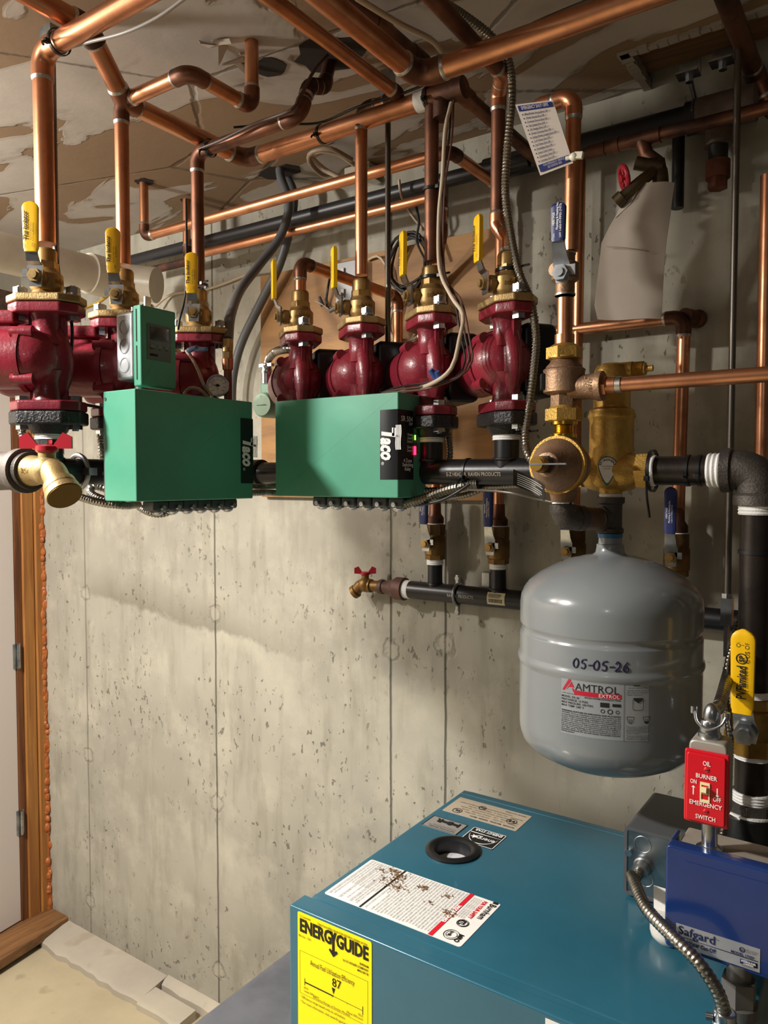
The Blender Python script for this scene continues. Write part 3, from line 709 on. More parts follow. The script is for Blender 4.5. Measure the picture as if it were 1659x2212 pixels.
def relay(label, c0, ax, wd, ht, dp, n):
    'c0: lower left corner of the wide face seen from its front; ax runs right along the face'
    ay = Z; az = ax.cross(ay); r = thing('relay_box', label, 'control box', c0+ax*wd/2-az*dp)
    obj('cover', MB().prism([(0, 0), (wd, 0), (wd, ht), (0, ht)], c0-az*dp, ax, ay, dp, .0022), grn, r)
    obj('back_box', MB().prism([(.004, .003), (wd-.004, .003), (wd-.004, ht-.004), (.004, ht-.004)], c0-az*(dp+.006), ax, ay, .02), dgry, r)
    for i in range(n):
        x = wd*(.28+.62*i/max(1, n-1)); p = c0+ax*x-az*dp*.55
        cb = obj('cable_clamp', MB().box(p-Z*.009, (.030, .030, .018), Mx((ax, -az, Z)).transposed(), .004).cyl(p-Z*.012, p-Z*.02, .011), dgry, r)
        obj('screw', MB().ell(p+az*.004-Z*.018, .011, .009, .007).cyl(p+az*.016-Z*.012, p+az*.022-Z*.012, .004), zinc, cb)
    return r
B2a, B2b = P(595, 1073, y=-.54), P(860, 1076, y=-.54)
wd2 = B2b.x-B2a.x; c2 = V((B2a.x, -.54, B2b.z)); ht2 = P(860, 846, y=-.54).z-c2.z; dp2 = .085
b2 = relay('green zone relay box with lit indicators and a black label wrapping its right corner', c2, X, wd2, ht2, dp2, 6)
def face2(u, v): return P(u, v, y=-.5404)
xr = c2.x+wd2+.0004
def side2(u, v): return P(u, v, x=xr)
q = [face2(821, 884), face2(822, 1035)]
lz1, lz0 = face2(860, 882).z-.001, face2(860, 1036).z
lx0 = face2(821, 950).x; ly1 = side2(893, 960).y
lab = MB(); rr_ = [(lx0, -.5406), (xr-.002, -.5406), (xr, -.5385), (xr+.0002, ly1)]
lab.rings([[V((x, y, lz0)) for x, y in rr_], [V((x, y, lz1)) for x, y in rr_]], caps=False); lab.f = [f for f in lab.f if not (3 in [i % 4 for i in f] and 0 in [i % 4 for i in f])]
lo_ = obj('label', lab, blk, b2, ang=200)
hL = lz1-lz0
wt = MB(); k_ = hL*.49; taco(wt, V((face2(829, 930).x+.001, -.5412, lz1-hL*.24)), -Z, X, k_*1.0) if False else None
taco(wt, V((lx0+.0035, -.5410, lz1-hL*.265)), -Z, X, .0335*1.13)
yy0 = -.5385
def stx(s, zf, size, al='R', bold=.02): wt.text(s, (xr+.0008, ly1-.004 if al == 'R' else (yy0+ly1)/2+.003, lz1-hL*zf), Y, Z, size, align=al, bold=bold)
stx('SR 504', .165, .0125, 'R', .01); stx('EXP', .215, .0065)
for s, zf in (('Power', .345), ('Zone 1', .395), ('Zone 2', .445), ('Zone 3', .525), ('Zone 4', .575)): stx(s, zf+.02, .0058)
stx('4 Zone', .75, .0085, 'C'); stx('Switching', .81, .0085, 'C'); stx('Relay', .87, .0085, 'C')
ink('lettering', wt, ink_w, lo_)
def glow(name, col, e):
    t = NT(name); t.b.inputs['Emission Color'].default_value = lin(col); t.b.inputs['Emission Strength'].default_value = e; return t.out(lin(col), .3)
lens = obj('light_pipe', MB().box((xr+.0004, ly1+.006, lz1-hL*.465), (.0012, .010, hL*.30)), M('smoky_lens', '4c5a50', .2), b2)
obj('indicator_light', MB().box((xr+.0012, ly1+.003, lz1-hL*.385), (.0014, .003, .008)), glow('green_led', '60e030', 6), b2, 'green indicator')
obj('indicator_light', MB().box((xr+.0012, ly1+.003, lz1-hL*.575), (.0014, .005, .014)), glow('red_led', 'ff1838', 7), b2, 'red indicator')
B1 = 1.44
c1a, c1b = P(295, 1084, x=B1), P(547, 1077, x=B1)
wd1 = c1b.y-c1a.y; ht1 = P(295, 839, x=B1).z-c1a.z; dp1 = B1-P(224, 960, y=c1a.y).x
b1 = relay('green zone relay box end-on to the viewer at left, its long side in shade', V((B1, c1a.y, c1a.z)), Y, wd1, ht1, dp1, 6)
obj('screw', MB().cyl((B1-dp1+.006, c1a.y-.001, c1a.z+ht1-.012), (B1-dp1+.006, c1a.y+.002, c1a.z+ht1-.012), .0028), dgry, b1)
ya0 = P(520, 980, x=B1).y; lb_z1, lb_z0 = P(533, 904, x=B1).z, P(533, 1044, x=B1).z
lb1 = obj('label', MB().box((B1+.0004, (ya0+c1b.y)/2, (lb_z0+lb_z1)/2), (.0008, c1b.y-ya0, lb_z1-lb_z0)), blk, b1)
wt = MB(); taco(wt, V((B1+.001, ya0+.0035, lb_z1-(lb_z1-lb_z0)*.30)), -Z, Y, .0365); ink('lettering', wt, ink_w, lb1)
# ---------------------------------------------------------------- thermostat box on a junction box
TX = 1.415; tz1, tz0 = P(305, 657, x=TX).z, P(305, 833, x=TX).z; ty0, ty1 = P(304, 745, x=TX).y, P(381, 755, x=TX).y
td = TX-P(287, 745, y=ty0).x
th = thing('thermostat_box', 'green thermostat control with a grey display, standing above the left green relay box', 'control box', (TX-td, (ty0+ty1)/2, tz0))
cov = obj('cover', MB().prism([(0, 0), (ty1-ty0, 0), (ty1-ty0, tz1-tz0), (0, tz1-tz0)], (TX-td, ty0, tz0), Y, Z, td, .003), grn, th)
sl = MB()
for a, b in ((.55, .95), (.08, .5)): sl.box((TX-td*.5, ty0-.0002, tz0+(tz1-tz0)*(a+b)/2), (.0018, .0012, (tz1-tz0)*(b-a)))
obj('vent_slot', sl, blm, th)
W_, H_ = ty1-ty0, tz1-tz0
fp = obj('faceplate', MB().box((TX+.0006, ty0+W_*.50, tz0+H_*.56), (.0012, W_*.66, H_*.44), None), M('grey_faceplate', '56665e', .4), th)
obj('display', MB().box((TX+.0014, ty0+W_*.50, tz0+H_*.67), (.0012, W_*.50, H_*.16)), M('dark_lcd', '24302c', .08), th)
for i in range(3): obj('button', MB().box((TX+.0016, ty0+W_*(.30+.2*i), tz0+H_*.51), (.002, W_*.10, H_*.045), None, .0005), M('grey_button', '75807c', .5), th)
t = MB()
for i, s in enumerate(('MENU', '▲', '▼')): t.text(s, (TX+.0014, ty0+W_*(.30+.2*i), tz0+H_*.465), Y, Z, .004, align='C')
t.box((TX+.0013, ty0+W_*.34, tz0+H_*.40), (.0004, W_*.22, H_*.03)); ink('lettering', t, blm, fp)
jb_x1 = TX-td-.001; jx0 = P(247, 750, y=ty0-.002).x; jz1, jz0 = P(262, 675, y=ty0).z, P(262, 822, y=ty0).z
jb = thing('junction_box', 'small grey cast junction box with three round knockouts beside the green thermostat', 'electrical box', ((jx0+jb_x1)/2, ty0+.03, jz0))
obj('body', MB().prism([(0, 0), (jb_x1-jx0, 0), (jb_x1-jx0, jz1-jz0), (0, jz1-jz0)], (jx0, ty0+.052, jz0), X, Z, .052, .006), M('grey_cast_aluminium', 'a6a8aa', .5, .6, '8c8e90', 30), jb)
for i in range(3):
    zq = jz0+(jz1-jz0)*(.22+.28*i); obj('knockout', MB().ring(((jx0+jb_x1)/2+.002, ty0+.0002, zq), Y, .0115, .0012, 28, 6).cyl(((jx0+jb_x1)/2+.002, ty0+.001, zq), ((jx0+jb_x1)/2+.002, ty0-.0005, zq), .0095), M('knockout_grey', '9a9c9e', .5, .5), jb)
obj('screw', MB().cyl((jb_x1-.004, ty0+.006, jz1), (jb_x1-.004, ty0+.006, jz1+.006), .004).box((jb_x1-.0, ty0+.03, jz1+.012), (.004, .012, .03), None, .001), zinc, jb)
obj('nipple', MB().cyl(((jx0+jb_x1)/2+.006, ty0+.026, jz0), ((jx0+jb_x1)/2+.006, ty0+.026, c1a.z+ht1-.002), .009), galv, jb)
# ---------------------------------------------------------------- blue-handled valves on the return drops and the lower header
LZ, LY, LR = 1.326, -.10, .0205
def make_ret():
    r = thing('ball_valve', 'valve', 'valve')
    zz = lambda v: P(940, v, y=LY).z
    b = MB().hexa((0, 0, zz(1208)), (0, 0, zz(1198)), .0225).lathe((0, 0, 0), Z, [(zz(1199), .0205), (zz(1196), .0235), (zz(1160), .0235), (zz(1154), .0205)], 24).hexa((0, 0, zz(1155)), (0, 0, zz(1133)), .0225)
    b.cyl((0, 0, zz(1172)), (0, -.032, zz(1172)), .011)
    obj('valve_body', b, brd, r)
    obj('adapter', MB().lathe((0, 0, 0), Z, [(zz(1130), .0195), (zz(1118), .0195), (zz(1110), .0135), (zz(1086), .0128)], 24), cot, r)
    for v0, v1, nm in ((1132, 1126, 'thread_tape'), (1219, 1208, 'thread_tape')): obj(nm, MB().tube([V((0, 0, zz(v0)+(zz(v1)-zz(v0))*i/5)) for i in range(6)], [.0195, .0182]*3, 24), ptf, r)
    rotl = []
    lv = make_lever(r, .040, zz(1172), zz(1130), zz(1048), nav, .022, .010)
    t = MB(); zt = zz(1130)
    t.text('HERITAGE', (-.004, .0552, zt+.028), Z, -X, .0042, bold=.02).text('Plumbing & Heating Inc.', (.0005, .0552, zt+.02), Z, -X, .0042, bold=.02).text('1-603-97-PIPES (7473)', (.005, .0552, zt+.02), Z, -X, .0036)
    ink('lettering', t, ink_w, lv.children[0])
    for ch in [lv]:
        pass
    return r
def flipy(o):     # mirror a lever built on +y to the viewer's side (-y)
    for ch in o.children:
        if ch.name.startswith('lever'):
            for q in [ch]+list(ch.children)+[c for x in ch.children for c in x.children]:
                for v in q.data.vertices: v.co.y = -v.co.y
                q.data.flip_normals()
rv = make_ret(); flipy(rv)
rl = ['blue-handled brass valve above the lower header, left of two close together', 'blue-handled brass valve above the lower header, over the barcode sticker', 'blue-handled brass valve half hidden behind the top left of the grey tank', 'blue-handled brass valve peeking over the right shoulder of the grey tank']
for i, x in enumerate(VX):
    o = rv if i == 0 else copy_tree(rv); drop(o, V((x, LY, 0)), 0, rl[i], 'blue-handled return valves')
lh = thing('return_header', 'lower black iron header on the wall with a strap and a barcode sticker', 'pipe', (VX[0], LY, LZ-.02))
lx = P(884, 1275, y=LY).x; lx2 = P(1650, 1340, y=LY).x
obj('pipe', MB().cyl((lx, LY, LZ), (2.34, LY, LZ), LR, n=28), iron_p, lh)
zb = P(940, 1214, y=LY).z
for x in VX: obj('branch', MB().cyl((x, LY, LZ), (x, LY, zb), .0165).ring((x, LY, LZ+.019), Z, .0175, .002, 24), iron_p, lh)
obj('thread_tape', MB().tube([V((lx-.012+.004*i, LY, LZ)) for i in range(5)], [.0205, .0215]*2+[.0205], 24), ptf, lh)
obj('reducer', MB().lathe((lx-.012, LY, LZ), -X, [(0, .0265), (.022, .0265), (.026, .023), (.040, .018), (.052, .0145), (.058, .0145), (.060, .017), (.070, .017), (.072, .012)], 28), M('reddish_cast_iron', '6e4c44', .6, .3, '4e3a34', 20, bump=.3), lh)
sx_ = P(990, 1280, y=LY).x
obj('strap', MB().ring((sx_, LY, LZ), X, .0235, .0032, 28, 8).box((sx_, LY-.002, LZ+.032), (.009, .008, .024), None, .002).box((sx_, LY-.002, LZ-.034), (.009, .008, .024), None, .002).cyl((sx_, LY-.008, LZ+.036), (sx_, LY-.004, LZ+.036), .005).cyl((sx_, LY-.008, LZ-.038), (sx_, LY-.004, LZ-.038), .005), galv, lh)
obj('wall_bracket', MB().box((P(1058, 1252, y=-.07).x, -.075, P(1058, 1252, y=-.07).z), (.02, .03, .036), None, .002), galv, lh)
def pipe_fn(x0, yc, zc, r, zt): return lambda x, y: V((x0+x, yc-math.cos((y+zt)/r)*(r+.0004), zc+math.sin((y+zt)/r)*(r+.0004)))
t = MB(); t.text('RAVEN   PRODUCTS', (0, 0, 0), X, Z, .0095, P(1022, 1290, y=LY-.02).x-P(966, 1283, y=LY-.02).x, bold=.01, fn=pipe_fn(P(966, 1283, y=LY-.02).x, LY, LZ, LR, -.004)); ink('lettering', t, M('pale_grey_ink', 'a8a8a4', .6), lh)
k0, k1_ = P(1052, 1290, y=LY-.02).x, P(1090, 1290, y=LY-.02).x
fs = pipe_fn(k0, LY, LZ, LR+.0003, 0)
st = MB(); n = 8; ww = k1_-k0
st.add([fs(x, -.012+.027*i/n) for i in range(n+1) for x in (0, ww)], [(2*i, 2*i+1, 2*i+3, 2*i+2) for i in range(n)])
sk = obj('sticker', st, M('aged_sticker', 'd2c8a4', .6), lh, ang=200)
fs2 = pipe_fn(k0, LY, LZ, LR+.0008, 0); t = MB(); x = .004
while x < ww-.005:
    d = random.choice((.0005, .0009, .0013)); t.add([fs2(x, -.007), fs2(x+d, -.007), fs2(x+d, .001), fs2(x, .001)], [(0, 1, 2, 3)]); x += d+random.choice((.0006, .001))
for i in range(4): t.add([fs2(.003, .0035+.0022*i), fs2(ww*random.uniform(.7, .92), .0035+.0022*i), fs2(ww*.8, .0045+.0022*i), fs2(.003, .0045+.0022*i)], [(0, 1, 2, 3)])
ink('barcode', t, ink_k, sk)
# drain valve of the lower header
vx0 = lx-.085
d2 = thing('drain_valve', 'old brass drain valve with small red handle, left end of lower header', 'valve', (vx0, LY, LZ))
o1 = V((vx0-.038, LY-.003, LZ+.002))
b = MB().lathe((vx0+.008, LY, LZ), -X, [(0, .013), (.012, .014), (.028, .012), (.030, .016), (.042, .017), (.05, .016)], 24).ell(o1, .018, .018, .018).cyl(o1, o1+Z*.026, .009)
od = V((-.82, -.12, -.56)).normalized(); b.tube(spline([o1, o1+V((-.012, -.002, -.002)), o1+od*.032], .004), .0135, 20).lathe(o1+od*.026, od, [(0, .0135), (.003, .0165), (.012, .0165), (.012, .011), (.004, .009), (.004, 0)], 24)
obj('valve_body', b, brd, d2)
hm = MB().lathe(o1+Z*.022, Z, [(0, .009), (.003, .012), (.008, .012), (.009, .006)], 16)
for s in (1, -1): hm.slab([o1+ax*s*.006+Z*.026, o1+ax*s*.026+Z*.027, o1+ax*s*.026+Z*.040, o1+ax*s*.016+Z*.044, o1+ax*s*.008+Z*.032], V((.568, -.823, 0))*.005)
obj('handle', hm, redh, d2)
# ---------------------------------------------------------------- brass feed column
CZ = lambda v: P(1215, v, y=YC).z
FX2 = P(1218, 880, y=YC).x
sv = thing('ball_valve', 'blue-handled shutoff valve at the top of the brass feed column', 'valve', (FX2, YC, CZ(650)))
obj('valve_body', MB().cyl((FX2, YC, CZ(548)), (FX2, YC, CZ(566)), .0135).lathe((FX2, YC, 0), Z, [(CZ(566), .0125), (CZ(572), .019), (CZ(606), .019), (CZ(612), .014)], 24).cyl((FX2, YC, CZ(612)), (FX2, YC, CZ(640)), .0135).cyl((FX2, YC, CZ(592)), (FX2-.004, YC-.03, CZ(592)), .009), brz, sv)
for v in (550, 638): obj('solder_joint', MB().cyl((FX2, YC, CZ(v-2)), (FX2, YC, CZ(v+2)), .0145), sol, sv)
ly = YC-.032; lxx = P(1213, 590, y=ly).x; lz = lambda v: P(1213, v, y=ly).z
pl = MB(); rs = []
for v, w_, dx, dy in ((610, .016, 0, 0), (575, .024, 0, 0), (555, .02, -.001, -.004), (524, .017, -.002, -.010)):
    rs.append([V((lxx+dx+q*w_/2, ly+dy+e, lz(v))) for q, e in ((-1, 0), (1, 0), (1, .0025), (-1, .0025))])
pl.rings(rs); pl.box((lxx+.013, ly+.001, lz(585)), (.012, .0025, .014))
lvv = obj('lever', pl, zinc, sv)
g = grip(0, lz(442)-lz(526), 0, .0175, .020, .009, .0)
g.v = [V((lxx-.001+p.x, ly-.010+p.y, lz(526)+p.z)) for p in g.v]; gg = obj('grip', g, nav, lvv)
obj('stem_nut', MB().hexa((lxx, ly+.004, lz(590)), (lxx, ly-.008, lz(590)), .0115).cyl((lxx, ly-.007, lz(590)), (lxx, ly-.011, lz(590)), .006), zinc, lvv)
t = MB(); yy = ly-.0150
t.text('HERITAGE', (lxx-.0045, yy, lz(492)), Z, -X, .0052, .017, bold=.02).text('Plumbing & Heating Inc.', (lxx+.0005, yy, lz(502)), Z, -X, .0046, .036, bold=.02).text('1-603-97-PIPES (7473)', (lxx+.005, yy, lz(506)), Z, -X, .0042, .036, bold=.01).text('ON', (lxx-.004, yy, lz(520)), Z, -X, .004).text('OFF', (lxx+.005, yy, lz(520)), Z, -X, .004)
ink('lettering', t, ink_w, gg)
c_ = V((FX2, YC, 0))
bp = thing('backflow_preventer', 'bronze backflow preventer with brass union nuts above the pressure regulator', 'valve', V((FX2, YC, CZ(945))))
obj('inlet_pipe', MB().cyl(at(c_, CZ(645)), at(c_, CZ(738)), .0108).cyl(at(c_, CZ(724)), at(c_, CZ(745)), .0138), cop, bp)
obj('union_nut', MB().hexa(at(c_, CZ(776)), at(c_, CZ(752)), .0255).lathe(c_, Z, [(CZ(778), .02), (CZ(775), .024), (CZ(772), .024)], 24).lathe(c_, Z, [(CZ(753), .0225), (CZ(749), .02), (CZ(744), .0145)], 24), bry, bp)
bd_ = MB().lathe(c_, Z, [(CZ(800), .026), (CZ(792), .025), (CZ(784), .020), (CZ(777), .018)], 28).lathe(c_, Z, [(CZ(852), .022), (CZ(848), .0285), (CZ(843), .0285), (CZ(806), .0285), (CZ(800), .0295), (CZ(797), .027)], 32)
bd_.hexa(at(c_, CZ(880)), at(c_, CZ(850)), .0185)
bd_.lathe((FX2, YC, vz), X, [(.01, .0175), (.035, .0175), (.046, .0185), (.049, .0205), (.056, .0205), (.057, .01)], 28)
bb = obj('body', bd_, brz, bp)
obj('name_plate', MB().box((FX2-.027, YC-.013, CZ(825)), (.006, .022, .022), Mx.Rotation(.45, 3, 'Z'), .001), blk, bp)
t = MB().text('VENT', (FX2+.043, YC-.0215, vz-.010), Z, -X, .0085, bold=.04); ink('embossed_lettering', t, M('cast_mark_bronze', '7c6450', .5, 1), bb)
obj('union_nut', MB().hexa(at(c_, CZ(909)), at(c_, CZ(884)), .026).lathe(c_, Z, [(CZ(885), .0225), (CZ(880), .0195), (CZ(877), .0185)], 24).lathe(c_, Z, [(CZ(911), .020), (CZ(908), .024)], 24), bry, bp)
nip = [(CZ(935)+.001*i, .0125 if i % 2 else .0138) for i in range(12)]
obj('nipple', MB().lathe(c_, Z, [(CZ(950), .018), (CZ(938), .018), (CZ(937), .013)]+nip+[(CZ(918), .019), (CZ(909), .019)], 28), M('shiny_brass', 'e0bc50', .2, 1), bp)
# pressure regulator
pr = thing('pressure_regulator', 'bronze pressure regulator with its bell facing forward and a dangling metal tag', 'valve', V((FX2, YC, CZ(1080))))
pz = CZ(1005); pc_ = V((FX2, YC, pz))
rb = MB().cyl(at(c_, CZ(1062)), at(c_, CZ(946)), .0195).ell(pc_, .033, .03, .033).lathe(pc_+Y*.018, -Y, [(0, .02), (.0, .034), (.028, .040), (.034, .040), (.034, .02)], 36).lathe(at(c_, CZ(1084)), Z, [(0, .016), (CZ(1062)-CZ(1084), .0195)], 24)
obj('body', rb, brz, pr)
obj('rim', MB().lathe(pc_-Y*.0165, -Y, [(0, .0405), (.004, .0412), (.009, .0405), (.009, .03)], 40), bry, pr)
obj('bell', MB().lathe(pc_-Y*.0255, -Y, [(0, .037), (.004, .036), (.012, .028), (.026, .021), (.034, .0165), (.036, .012)], 36).hexa(pc_-Y*.028, pc_-Y*.036, .026), brz, pr)
stem = obj('spindle', MB().cyl(pc_-Y*.06, pc_-Y*.092, .0105).cyl(pc_-Y*.092, pc_-Y*.096, .0088), M('spindle_brass', 'b8924c', .3, 1), pr)
obj('lock_nut', MB().hexa(pc_-Y*.064, pc_-Y*.074, .013), blk, pr)
obj('lever_tab', MB().box(pc_-Y*.095+X*.016, (.05, .0035, .0022)), zinc, pr)
tg = MB(); n = 8; q0, q1 = P(1160, 1014, y=YC-.06), P(1212, 1062, y=YC-.06)
tc0 = pc_-Y*.074
def tagp(a, h): return V((FX2-.018*math.cos(.0)+.0-.026+.046*a-.004, YC-.062+.012*math.sin(a*3.1), pz-.006-.022*h-.022*a))
tg.rings([[tagp(i/n, 0), tagp(i/n, 1), tagp(i/n, 1)+Y*.0008, tagp(i/n, 0)+Y*.0008] for i in range(n+1)])
tgo = obj('name_tag', tg, M('dark_printed_metal_tag', '2c2a28', .35, .4), pr)
t = MB()
for j in range(6):
    a0, a1 = .1, random.uniform(.6, .92); h = .16+.13*j
    t.add([tagp(a, hh)-Y*.0006 for hh in (h, h+.05) for a in [a0+(a1-a0)*i/6 for i in range(7)]], [(i, i+1, 8+i, 7+i) for i in range(6)])
ink('printed_lines', t, M('pale_print', 'a8a49c', .5), tgo)
obj('capillary', MB().tube(spline([P(1010, 1058, y=YH-.05), P(1060, 1060, y=YC), P(1110, 1066, y=YC-.01), P(1160, 1078, y=YC), P(1200, 1086, y=YC)], .006), .0018, 8), M('grey_capillary', '6c675f', .4, .6), pr)
# tank connection: tape, elbow, nipple, tee
TXc, TYc = 2.045, YH
tz = P(1320, 1122, y=YH).z
tk = thing('iron_fitting_assembly', 'black iron elbow, nipple and tee joining the regulator to the tank neck', 'pipe fitting', V((TXc, TYc, CZ(1170))))
ez = P(1212, 1118, y=YC).z
dd = V((TXc-FX2, YH-YC, tz-ez)).normalized()
obj('thread_tape', MB().tube([at(c_, CZ(1088)+.0018*i) for i in range(6)], [.0155, .0145]*3, 24), ptf, tk)
e_ = V((FX2, YC, ez))
obj('elbow', MB().lathe(c_, Z, [(CZ(1105)-.004, .0165), (CZ(1105), .0185), (CZ(1090), .0185), (CZ(1089), .013)], 24).tube(spline([at(c_, CZ(1095)), at(c_, ez+.014), e_+dd*.004+Z*.002, e_+dd*.018, e_+dd*.03], .004), .0175, 24).lathe(e_+dd*.024, dd, [(0, .0185), (.012, .0185), (.013, .013)], 24), cast, tk)
obj('coupling', MB().cyl(e_+dd*.036, e_+dd*.066, .0165), M('brown_iron_nipple', '6e5644', .55, .4, '4c3a2e', 25), tk)
obj('nipple', MB().cyl(e_+dd*.06, V((TXc, TYc, tz))-dd*.02, .0125), iron, tk)
obj('thread_tape', MB().cyl(V((TXc, TYc, tz))-dd*.028, V((TXc, TYc, tz))-dd*.0205, .0145), ptf, tk)
SZ = lambda v: P(1322, v, y=YH).z
obj('tee', MB().lathe((TXc, TYc, 0), Z, [(SZ(1152), .014), (SZ(1151), .019), (SZ(1142), .019), (SZ(1138), .0165), (SZ(1105), .0165), (SZ(1090), .0165), (SZ(1086), .020), (SZ(1074), .020), (SZ(1073), .014)], 28).lathe((TXc, TYc, tz), -dd, [(0, .0165), (.014, .0165), (.016, .0185), (.022, .0185), (.022, .013)], 24), cast, tk)
obj('thread_tape', MB().cyl((TXc, TYc, SZ(1074)), (TXc, TYc, SZ(1067)), .0165), ptf, tk)
# ---------------------------------------------------------------- air separator
sp = thing('air_separator', 'gold brass air separator with a teardrop label above the grey tank', 'air separator', V((TXc, TYc, SZ(1066))))
b = MB().lathe((TXc, TYc, 0), Z, [(SZ(1067), .0155), (SZ(1058), .0175), (SZ(1053), .0215), (SZ(1050), .026), (SZ(1044), .030), (SZ(1030), .0315), (SZ(912), .0315), (SZ(905), .0325), (SZ(902), .034), (SZ(897), .034), (SZ(893), .0325), (SZ(886), .0315), (SZ(882), .027), (SZ(880), .0262), (SZ(812), .0262), (SZ(806), .024)], 40)
b.lathe((TXc-.05, YH, HZ), X, [(0, .018), (.008, .021), (.02, .028), (.03, .03), (.07, .03), (.08, .028), (.092, .021), (.1, .018)], 28)
for s in (1, -1): b.hexa((TXc+s*.040, YH, HZ), (TXc+s*.056, YH, HZ), .0275)
sb = obj('body', b, bry, sp)
cz = SZ(808)
cp = MB().lathe((TXc, TYc, 0), Z, [(cz-.004, .0255), (cz+.004, .0255), (cz+.012, .0215), (cz+.015, .014), (cz+.0155, 0)], 28)
cp.cyl((TXc, YH, cz+.004), (TXc+.03, YH, cz+.004), .0118)
obj('vent_cap', cp, bry, sp)
th_ = [(.028+.0012*i, .0095 if i % 2 else .0112) for i in range(16)]
obj('vent_outlet', MB().lathe((TXc, YH, cz+.004), X, th_+[(.048, .009), (.049, 0)], 20).lathe((TXc, YH, cz+.004), X, [(.048, .0045), (.058, .0045), (.0585, 0)], 14), bry, sp)
# teardrop label wrapped on the barrel, facing the viewer
la0 = math.atan2(CAM.y-YH, CAM.x-TXc)-.17
lzc = SZ(1012)
def sf(x, y, e=0): return V((TXc+(.0316+.0002+e)*math.cos(la0+x/.0316), YH+(.0316+.0002+e)*math.sin(la0+x/.0316), lzc+y))
def drops(k): 
    out = []
    for i in range(28):
        a = 6.28318*i/28; r = .0125*k
        x, y = r*math.sin(a), r*math.cos(a)
        if y < 0: x *= (1-.50*min(1, -y/.0125/k)); y *= 1.95
        out.append((x, y+.003))
    return out
for k, m_, e, nm in ((1.14, M('label_green_edge', '3c6a60', .4), 0, 'label_rim'), (1.0, wht, .0003, 'label')):
    d_ = drops(k); mb = MB(); mb.add([sf(0, .002, e)]+[sf(x, y, e) for x, y in d_], [(0, i+1, (i+1) % 28+1) for i in range(28)]); lo2 = obj(nm, mb, m_, sp, ang=200)
t = MB()
for i, chh in enumerate('SPIROVENT'):
    a = (i-4)*.30; x, y = .0092*math.sin(a), .0092*math.cos(a)+.0015
    t.text(chh, (0, 0, 0), X, Z, .0046, align='C', bold=.03, fn=lambda px_, py_: sf(x+px_*math.cos(a)+py_*math.sin(a), y-px_*math.sin(a)+py_*math.cos(a), .0007))
t.text('microbubble', (0, 0, 0), X, Z, .0026, align='C', fn=lambda px_, py_: sf(px_, py_+.002, .0007)).text('resorber', (0, 0, 0), X, Z, .0026, align='C', fn=lambda px_, py_: sf(px_, py_-.0015, .0007))
ink('lettering', t, ink_n, lo2)
# ---------------------------------------------------------------- expansion tank
tkx, tky, TR = TXc, YH, .130
TZ = lambda v: 1.58-(v-1035)/1640*1.163
tank = thing('expansion_tank', 'grey steel expansion tank with a handwritten date and printed label, hung over the boiler', 'tank', (tkx, tky, 1.155))
prof = [(1.1545, 0), (1.1555, .03), (1.160, .06), (1.169, .09), (1.181, .112), (1.195, .1255), (1.210, .1295), (1.222, .130), (1.306, .130), (1.309, .1302), (1.312, .1322), (1.316, .1330), (1.320, .1322), (1.323, .1302), (1.326, .130),
        (1.352, .130), (1.355, .1285), (1.358, .1268), (1.362, .1268), (1.365, .1285), (1.368, .130), (1.396, .130), (1.408, .1285), (1.418, .124), (1.428, .117), (1.440, .102), (1.452, .080), (1.461, .058), (1.467, .036), (1.468, .026), (1.472, .021), (1.48, .0195), (1.484, .0195), (1.485, .017), (1.497, .016), (1.498, .012)]
obj('shell', MB().lathe((tkx, tky, 0), Z, prof, 72), gry, tank, ang=60)
obj('neck_seal', MB().cyl((tkx, tky, 1.494), (tkx, tky, 1.5), .0175), M('blue_thread_seal', '2f6a94', .4), tank)
obj('air_valve', MB().cyl((tkx, tky, 1.157), (tkx, tky, 1.143), .009).hexa((tkx, tky, 1.149), (tkx, tky, 1.145), .011), galv, tank)
def tcyl(u, v):
    o2, d = CAM-V((tkx, tky, 0)), (P(u, v, y=0)-CAM).normalized()
    A = d.x**2+d.y**2; B = 2*(o2.x*d.x+o2.y*d.y); Cc = o2.x**2+o2.y**2-TR**2
    k = (-B-math.sqrt(B*B-4*A*Cc))/(2*A); p = CAM+d*k; return math.atan2(p.y-tky, p.x-tkx), p.z
def tp(a, z, e=.0006): return V((tkx+(TR+e)*math.cos(a), tky+(TR+e)*math.sin(a), z))
aL, zT = tcyl(1213, 1460); aR, zTr = tcyl(1402, 1470); _, zB = tcyl(1300, 1597)
aM, _ = tcyl(1344, 1500)
lbm = MB(); n = 24
for z0, z1 in ((zB, zT),): lbm.add([tp(aL+(aR-aL)*i/n, z, .0002) for i in range(n+1) for z in (z0, z1)], [(2*i, 2*i+2, 2*i+3, 2*i+1) for i in range(n)])
lbo = obj('label', lbm, M('silver_grey_label', '94999c', .3), tank, ang=200)
Lw, Lh = (aM-aL)*TR, zT-zB
def tf(x0, z0): return lambda x, y: tp(aL+(x0+x)/TR, z0+y)
K, R_, G = MB(), MB(), MB()
def ar(mb, x0, x1, z0, z1, e=.0006, n=6): mb.add([tp(aL+(x0+(x1-x0)*i/n)/TR, z, e) for i in range(n+1) for z in (z0, z1)], [(2*i, 2*i+2, 2*i+3, 2*i+1) for i in range(n)])
def zf(f): return zT-Lh*f
K.text('AMTROL', (0, 0, 0), X, Z, Lh*.185, Lw*.70, fn=tf(Lw*.25, zf(.20)))
R_.add([tp(aL+Lw*x/TR, zf(z)) for x, z in ((.02, .21), (.15, .01), (.185, .05), (.06, .21), (.08, .21), (.17, .07), (.215, .14), (.12, .14), (.12, .16), (.16, .16), (.16, .225), (.19, .225), (.19, .16), (.225, .16), (.265, .225), (.22, .225))], [(0, 1, 2, 3), (4, 5, 6, 7), (8, 9, 10, 11, 12), (12, 13, 14, 15)])
